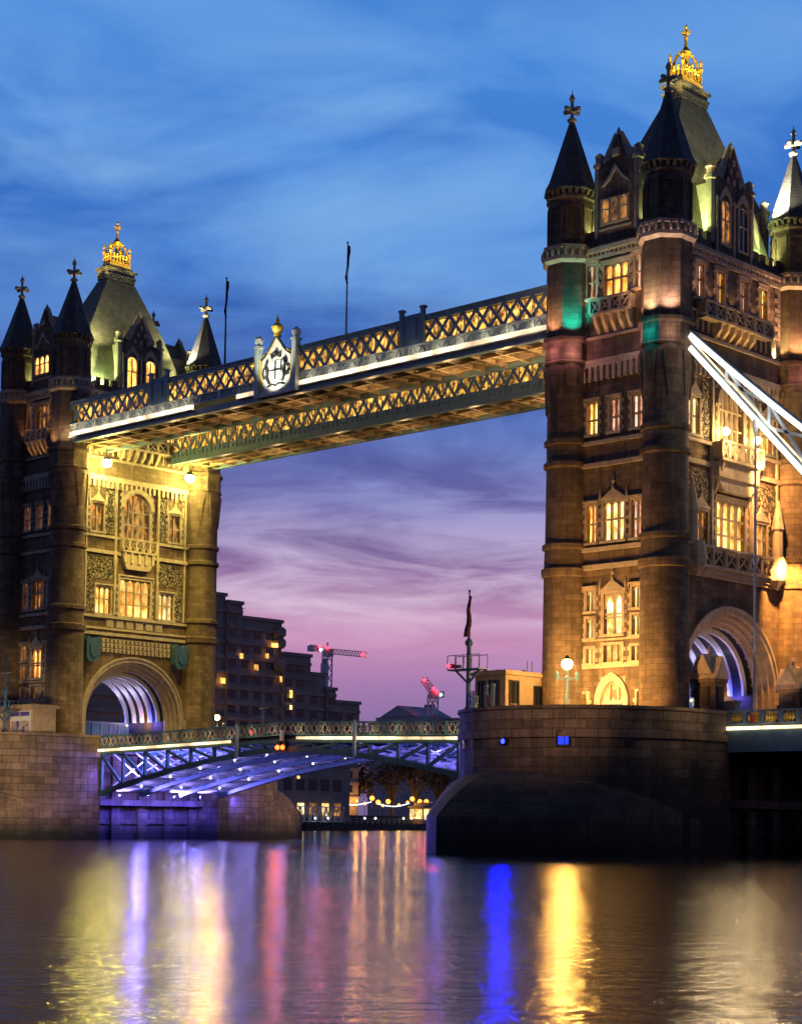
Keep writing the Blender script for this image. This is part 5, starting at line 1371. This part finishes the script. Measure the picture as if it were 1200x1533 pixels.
# trees
def make_tree(x, y, h, rx, label, leaves=2600, bare=False):
    T = thing('bank_tree', (x, y, 2.6), label, 'tree', 'trees on the far bank')
    rnd = random.Random(int(x*7+y*13))
    q = MB(); q.cyl((x, y, 2.4), (x, y, 2.6+h*.35), .42, .3, 8); ends = []
    for k in range(11):
        a = k*2.4; e = Vector((x+math.cos(a)*rx*.62, y+math.sin(a)*rx*.62, 2.6+h*(.55+.35*rnd.random()))); s0 = Vector((x, y, 2.6+h*(.18+.17*rnd.random())))
        m_ = s0.lerp(e, .5)+Vector((0, 0, h*.06)); q.cyl(s0, m_, .2, .13, 6); q.cyl(m_, e, .13, .05, 6); ends.append(e)
        for j in range(3):
            e2 = e+Vector((rnd.uniform(-1, 1)*rx*.3, rnd.uniform(-1, 1)*rx*.3, rnd.uniform(-.05, .22)*h)); q.cyl(m_, e2, .07, .03, 5); ends.append(e2)
    q.build('trunk', 'bark', T)
    c = MB()
    for k in range(leaves):
        b = ends[rnd.randrange(len(ends))]; sp = rx*.24
        p = b+Vector((rnd.gauss(0, sp), rnd.gauss(0, sp), rnd.gauss(0, sp*.9)))
        if p.z < 2.6+h*.16: continue
        s_ = rnd.uniform(.16, .42); d1 = Vector((rnd.gauss(0, 1), rnd.gauss(0, 1), rnd.gauss(0, 1))).normalized(); d2 = d1.cross(Vector((rnd.gauss(0, 1), rnd.gauss(0, 1), rnd.gauss(0, 1)))).normalized()
        c.face([p-d1*s_, p+d2*s_*.6, p+d1*s_, p-d2*s_*.6])
    c.build('crown', 'leaf', T)
for u, v, x, rx, lb, lv in ((528, 1146, -124, 5.2, 'dense round dark tree under the middle of the lifting span', 4200), (588, 1140, -126, 4.6, 'thin twiggy tree just right of the round one', 1500), (622, 1132, -123, 4.8, 'twiggy tree lit amber behind the bank lamps', 1400),
                        (658, 1136, -127, 5.0, 'thin tree nearest the right pier on the far bank', 1500), (700, 1128, -122, 5.0, 'rightmost tree on the bank behind the pier', 1500), (488, 1150, -123, 3.8, 'smaller tree beside the waterside building', 2000)):
    p = at_x(u, v, x); make_tree(p.x, p.y, p.z-2.6, rx, lb, lv)
# bank lamps on posts
extra = [(505, 1199, 'small amber lamp between the leftmost lamps and the round tree'), (546, 1203, 'small low amber lamp under the left end of the string lights'), (573, 1206, 'small low amber lamp under the middle trio'), (597, 1205, 'small low amber lamp under the sagging string'), (622, 1206, 'small low amber lamp left of the bright kiosk roof'), (646, 1203, 'small amber lamp above the right end of the bright kiosk'), (474, 1203, 'small amber lamp beside the lit doorways of the waterside building'), (517, 1204, 'small low amber lamp at the foot of the round tree')]
spots = [(487, 1196), (496, 1195), (534, 1199), (557, 1195), (566, 1201), (581, 1200), (610, 1201), (617, 1196), (628, 1200), (638, 1200), (656, 1201)]
names = ['leftmost amber lamp on the far bank', 'second amber lamp from the left on the far bank', 'small lone amber lamp left of the round tree\'s foot', 'amber lamp at the left end of the middle trio on the bank', 'middle amber lamp of the bank trio', 'right amber lamp of the bank trio',
         'small amber lamp where the string lights end', 'amber lamp just right of the string lights', 'amber lamp left of the bright kiosk', 'amber lamp above the bright kiosk', 'rightmost amber lamp on the bank, next to the pier']
for (u, v), nm in list(zip(spots, names))+[((u, v), n_) for u, v, n_ in extra]:
    yb = at_x(u, v, -112).y; p = at_x(u, v, bank_x(yb)-5); big = u not in (534, 610) and (u, v) in spots
    T = thing('bank_lamp', (p.x, p.y, 2.6), nm, 'lamp', 'amber lamps on the far bank')
    q = MB(); q.lathe(p.x, p.y, [(.16, 2.6), (.08, 3.0), (.06, p.z-.3)], 6); q.build('lamp_post', 'iron', T)
    q = MB(); q.ball(p, .55 if big else .34, 8); q.build('lamp_globe', 'sodium2', T, smooth=True)
    light('POINT', p, (1, .47, .09), 3600 if big else 800, T, .4)
    light('SPOT', p, (1, .5, .10), 26000 if big else 7000, T, .4, (165, -112, 0), 30, .8)
# string of festoon bulbs
T = thing('festoon_lights', at_x(497, 1203, -114), 'sagging string of white festoon bulbs between the bank lamps', 'string lights')
pts = []
for a, b, n in (((500, 1200), (555, 1200), 16), ((568, 1203), (612, 1202), 14)):
    L = [at_x(a[0]+(b[0]-a[0])*k/n, a[1]+(b[1]-a[1])*k/n+4.0*math.sin(PI*k/n), -112.5-.12*(a[0]-500)/2) for k in range(n+1)]; pts.append(L)
q = MB()
for L in pts: q.tube(L, .04, 4)
q.build('cable', 'iron', T)
q = MB()
for L in pts:
    for p in L: q.ball((p.x+.1, p.y-.1, p.z-.12), .12, 6)
q.build('bulb', 'coolb', T)
# floating pontoon with railing and gangway
T = thing('pontoon', (-108, 150, 0), 'long dark floating pontoon moored along the far bank', 'pontoon')
pp_ = [(x+1.8, y) for x, y in bl[2:6]]
q = MB()
for (x0, y0), (x1, y1) in zip(pp_, pp_[1:]): q.bar((x0, y0, .65), (x1, y1, .65), 3.2, 1.5)
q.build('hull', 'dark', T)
q = MB(); L = [Vector((x, y, 0)) for x, y in pp_]; seg = []
for a, b in zip(L, L[1:]):
    n = int((b-a).length/2.2)
    for k in range(n): seg.append(a.lerp(b, k/n))
for p, p2 in zip(seg, seg[1:]):
    q.bar((p.x+1.3, p.y, 1.4), (p.x+1.3, p.y, 2.5), .07); q.bar((p.x+1.3, p.y, 2.5), (p2.x+1.3, p2.y, 2.5), .06); q.bar((p.x+1.3, p.y, 1.95), (p2.x+1.3, p2.y, 1.95), .04)
q.build('railing', 'pale', T)
for u in (472, 491, 546, 562, 604, 616):
    p = at_x(u, 1225, -104.5); yb = p.y; p = at_x(u, 1225, bank_x(yb)+1.8)
    q = MB(); q.ball(p, .22, 6); o = q.build('deck_lamp', 'coolb', T); q = MB(); q.cyl((p.x, p.y, 1.3), p-Vector((0, 0, .2)), .05, .05, 5); q.build('lamp_stem', 'iron', o)
T = thing('gangway', (-104, 122, 1.4), 'white lattice gangway bridge leading from the pontoon at the left pier', 'gangway')
q = MB(); a, b = at_x(428, 1207, -103), at_x(516, 1207, -108.5)
za, zb2 = a.z, a.z-3.0
n = 9
for k in range(n):
    p, p2 = a.lerp(b, k/n), a.lerp(b, (k+1)/n)
    for dy in (0, 1.6):
        P0 = Vector((p.x-dy, p.y, za)); P1 = Vector((p2.x-dy, p2.y, za)); Q0 = Vector((p.x-dy, p.y, zb2)); Q1 = Vector((p2.x-dy, p2.y, zb2)); m_ = (Q0+Q1)/2
        q.bar(P0, P1, .2); q.bar(Q0, Q1, .2); q.bar(P0, m_, .16); q.bar(m_, P1, .16)
q.build('lattice', 'white', T); q = MB()
q.bar((a.x-.8, a.y, zb2-.15), (b.x-.8, b.y, zb2-.15), 1.7, .15); q.build('walkway', 'dark', T)
T = thing('ticket_kiosk', at_x(638, 1232, -118), 'brightly lit yellow kiosk on the bank beside the right pier', 'kiosk')
p = at_x(638, 1232, -118); q = MB(); q.box(p.x-2, p.x+2, p.y-3.2, p.y+3.2, 1.5, 5.2); q.build('wall', 'cream', T)
q = MB(); q.box(p.x-2.4, p.x+2.6, p.y-3.6, p.y+3.6, 5.2, 5.5); q.prism([(p.x-2.2, p.y-2.5, 5.5), (p.x-2.2, p.y+2.5, 5.5), (p.x-2.2, p.y, 6.4)], (4.4, 0, 0)); q.build('roof', 'conc', T)
for k in range(3): q = MB(); q.box(p.x+2.0, p.x+2.08, p.y-2.9+2.05*k, p.y-1.3+2.05*k, 2.4, 4.9); q.build('window', 'pale_p', T)
q = MB(); q.box(p.x-2.08+.0, p.x+1.8, p.y-3.28, p.y-3.2, 2.6, 4.8); q.build('side_window', 'pale_p', T)
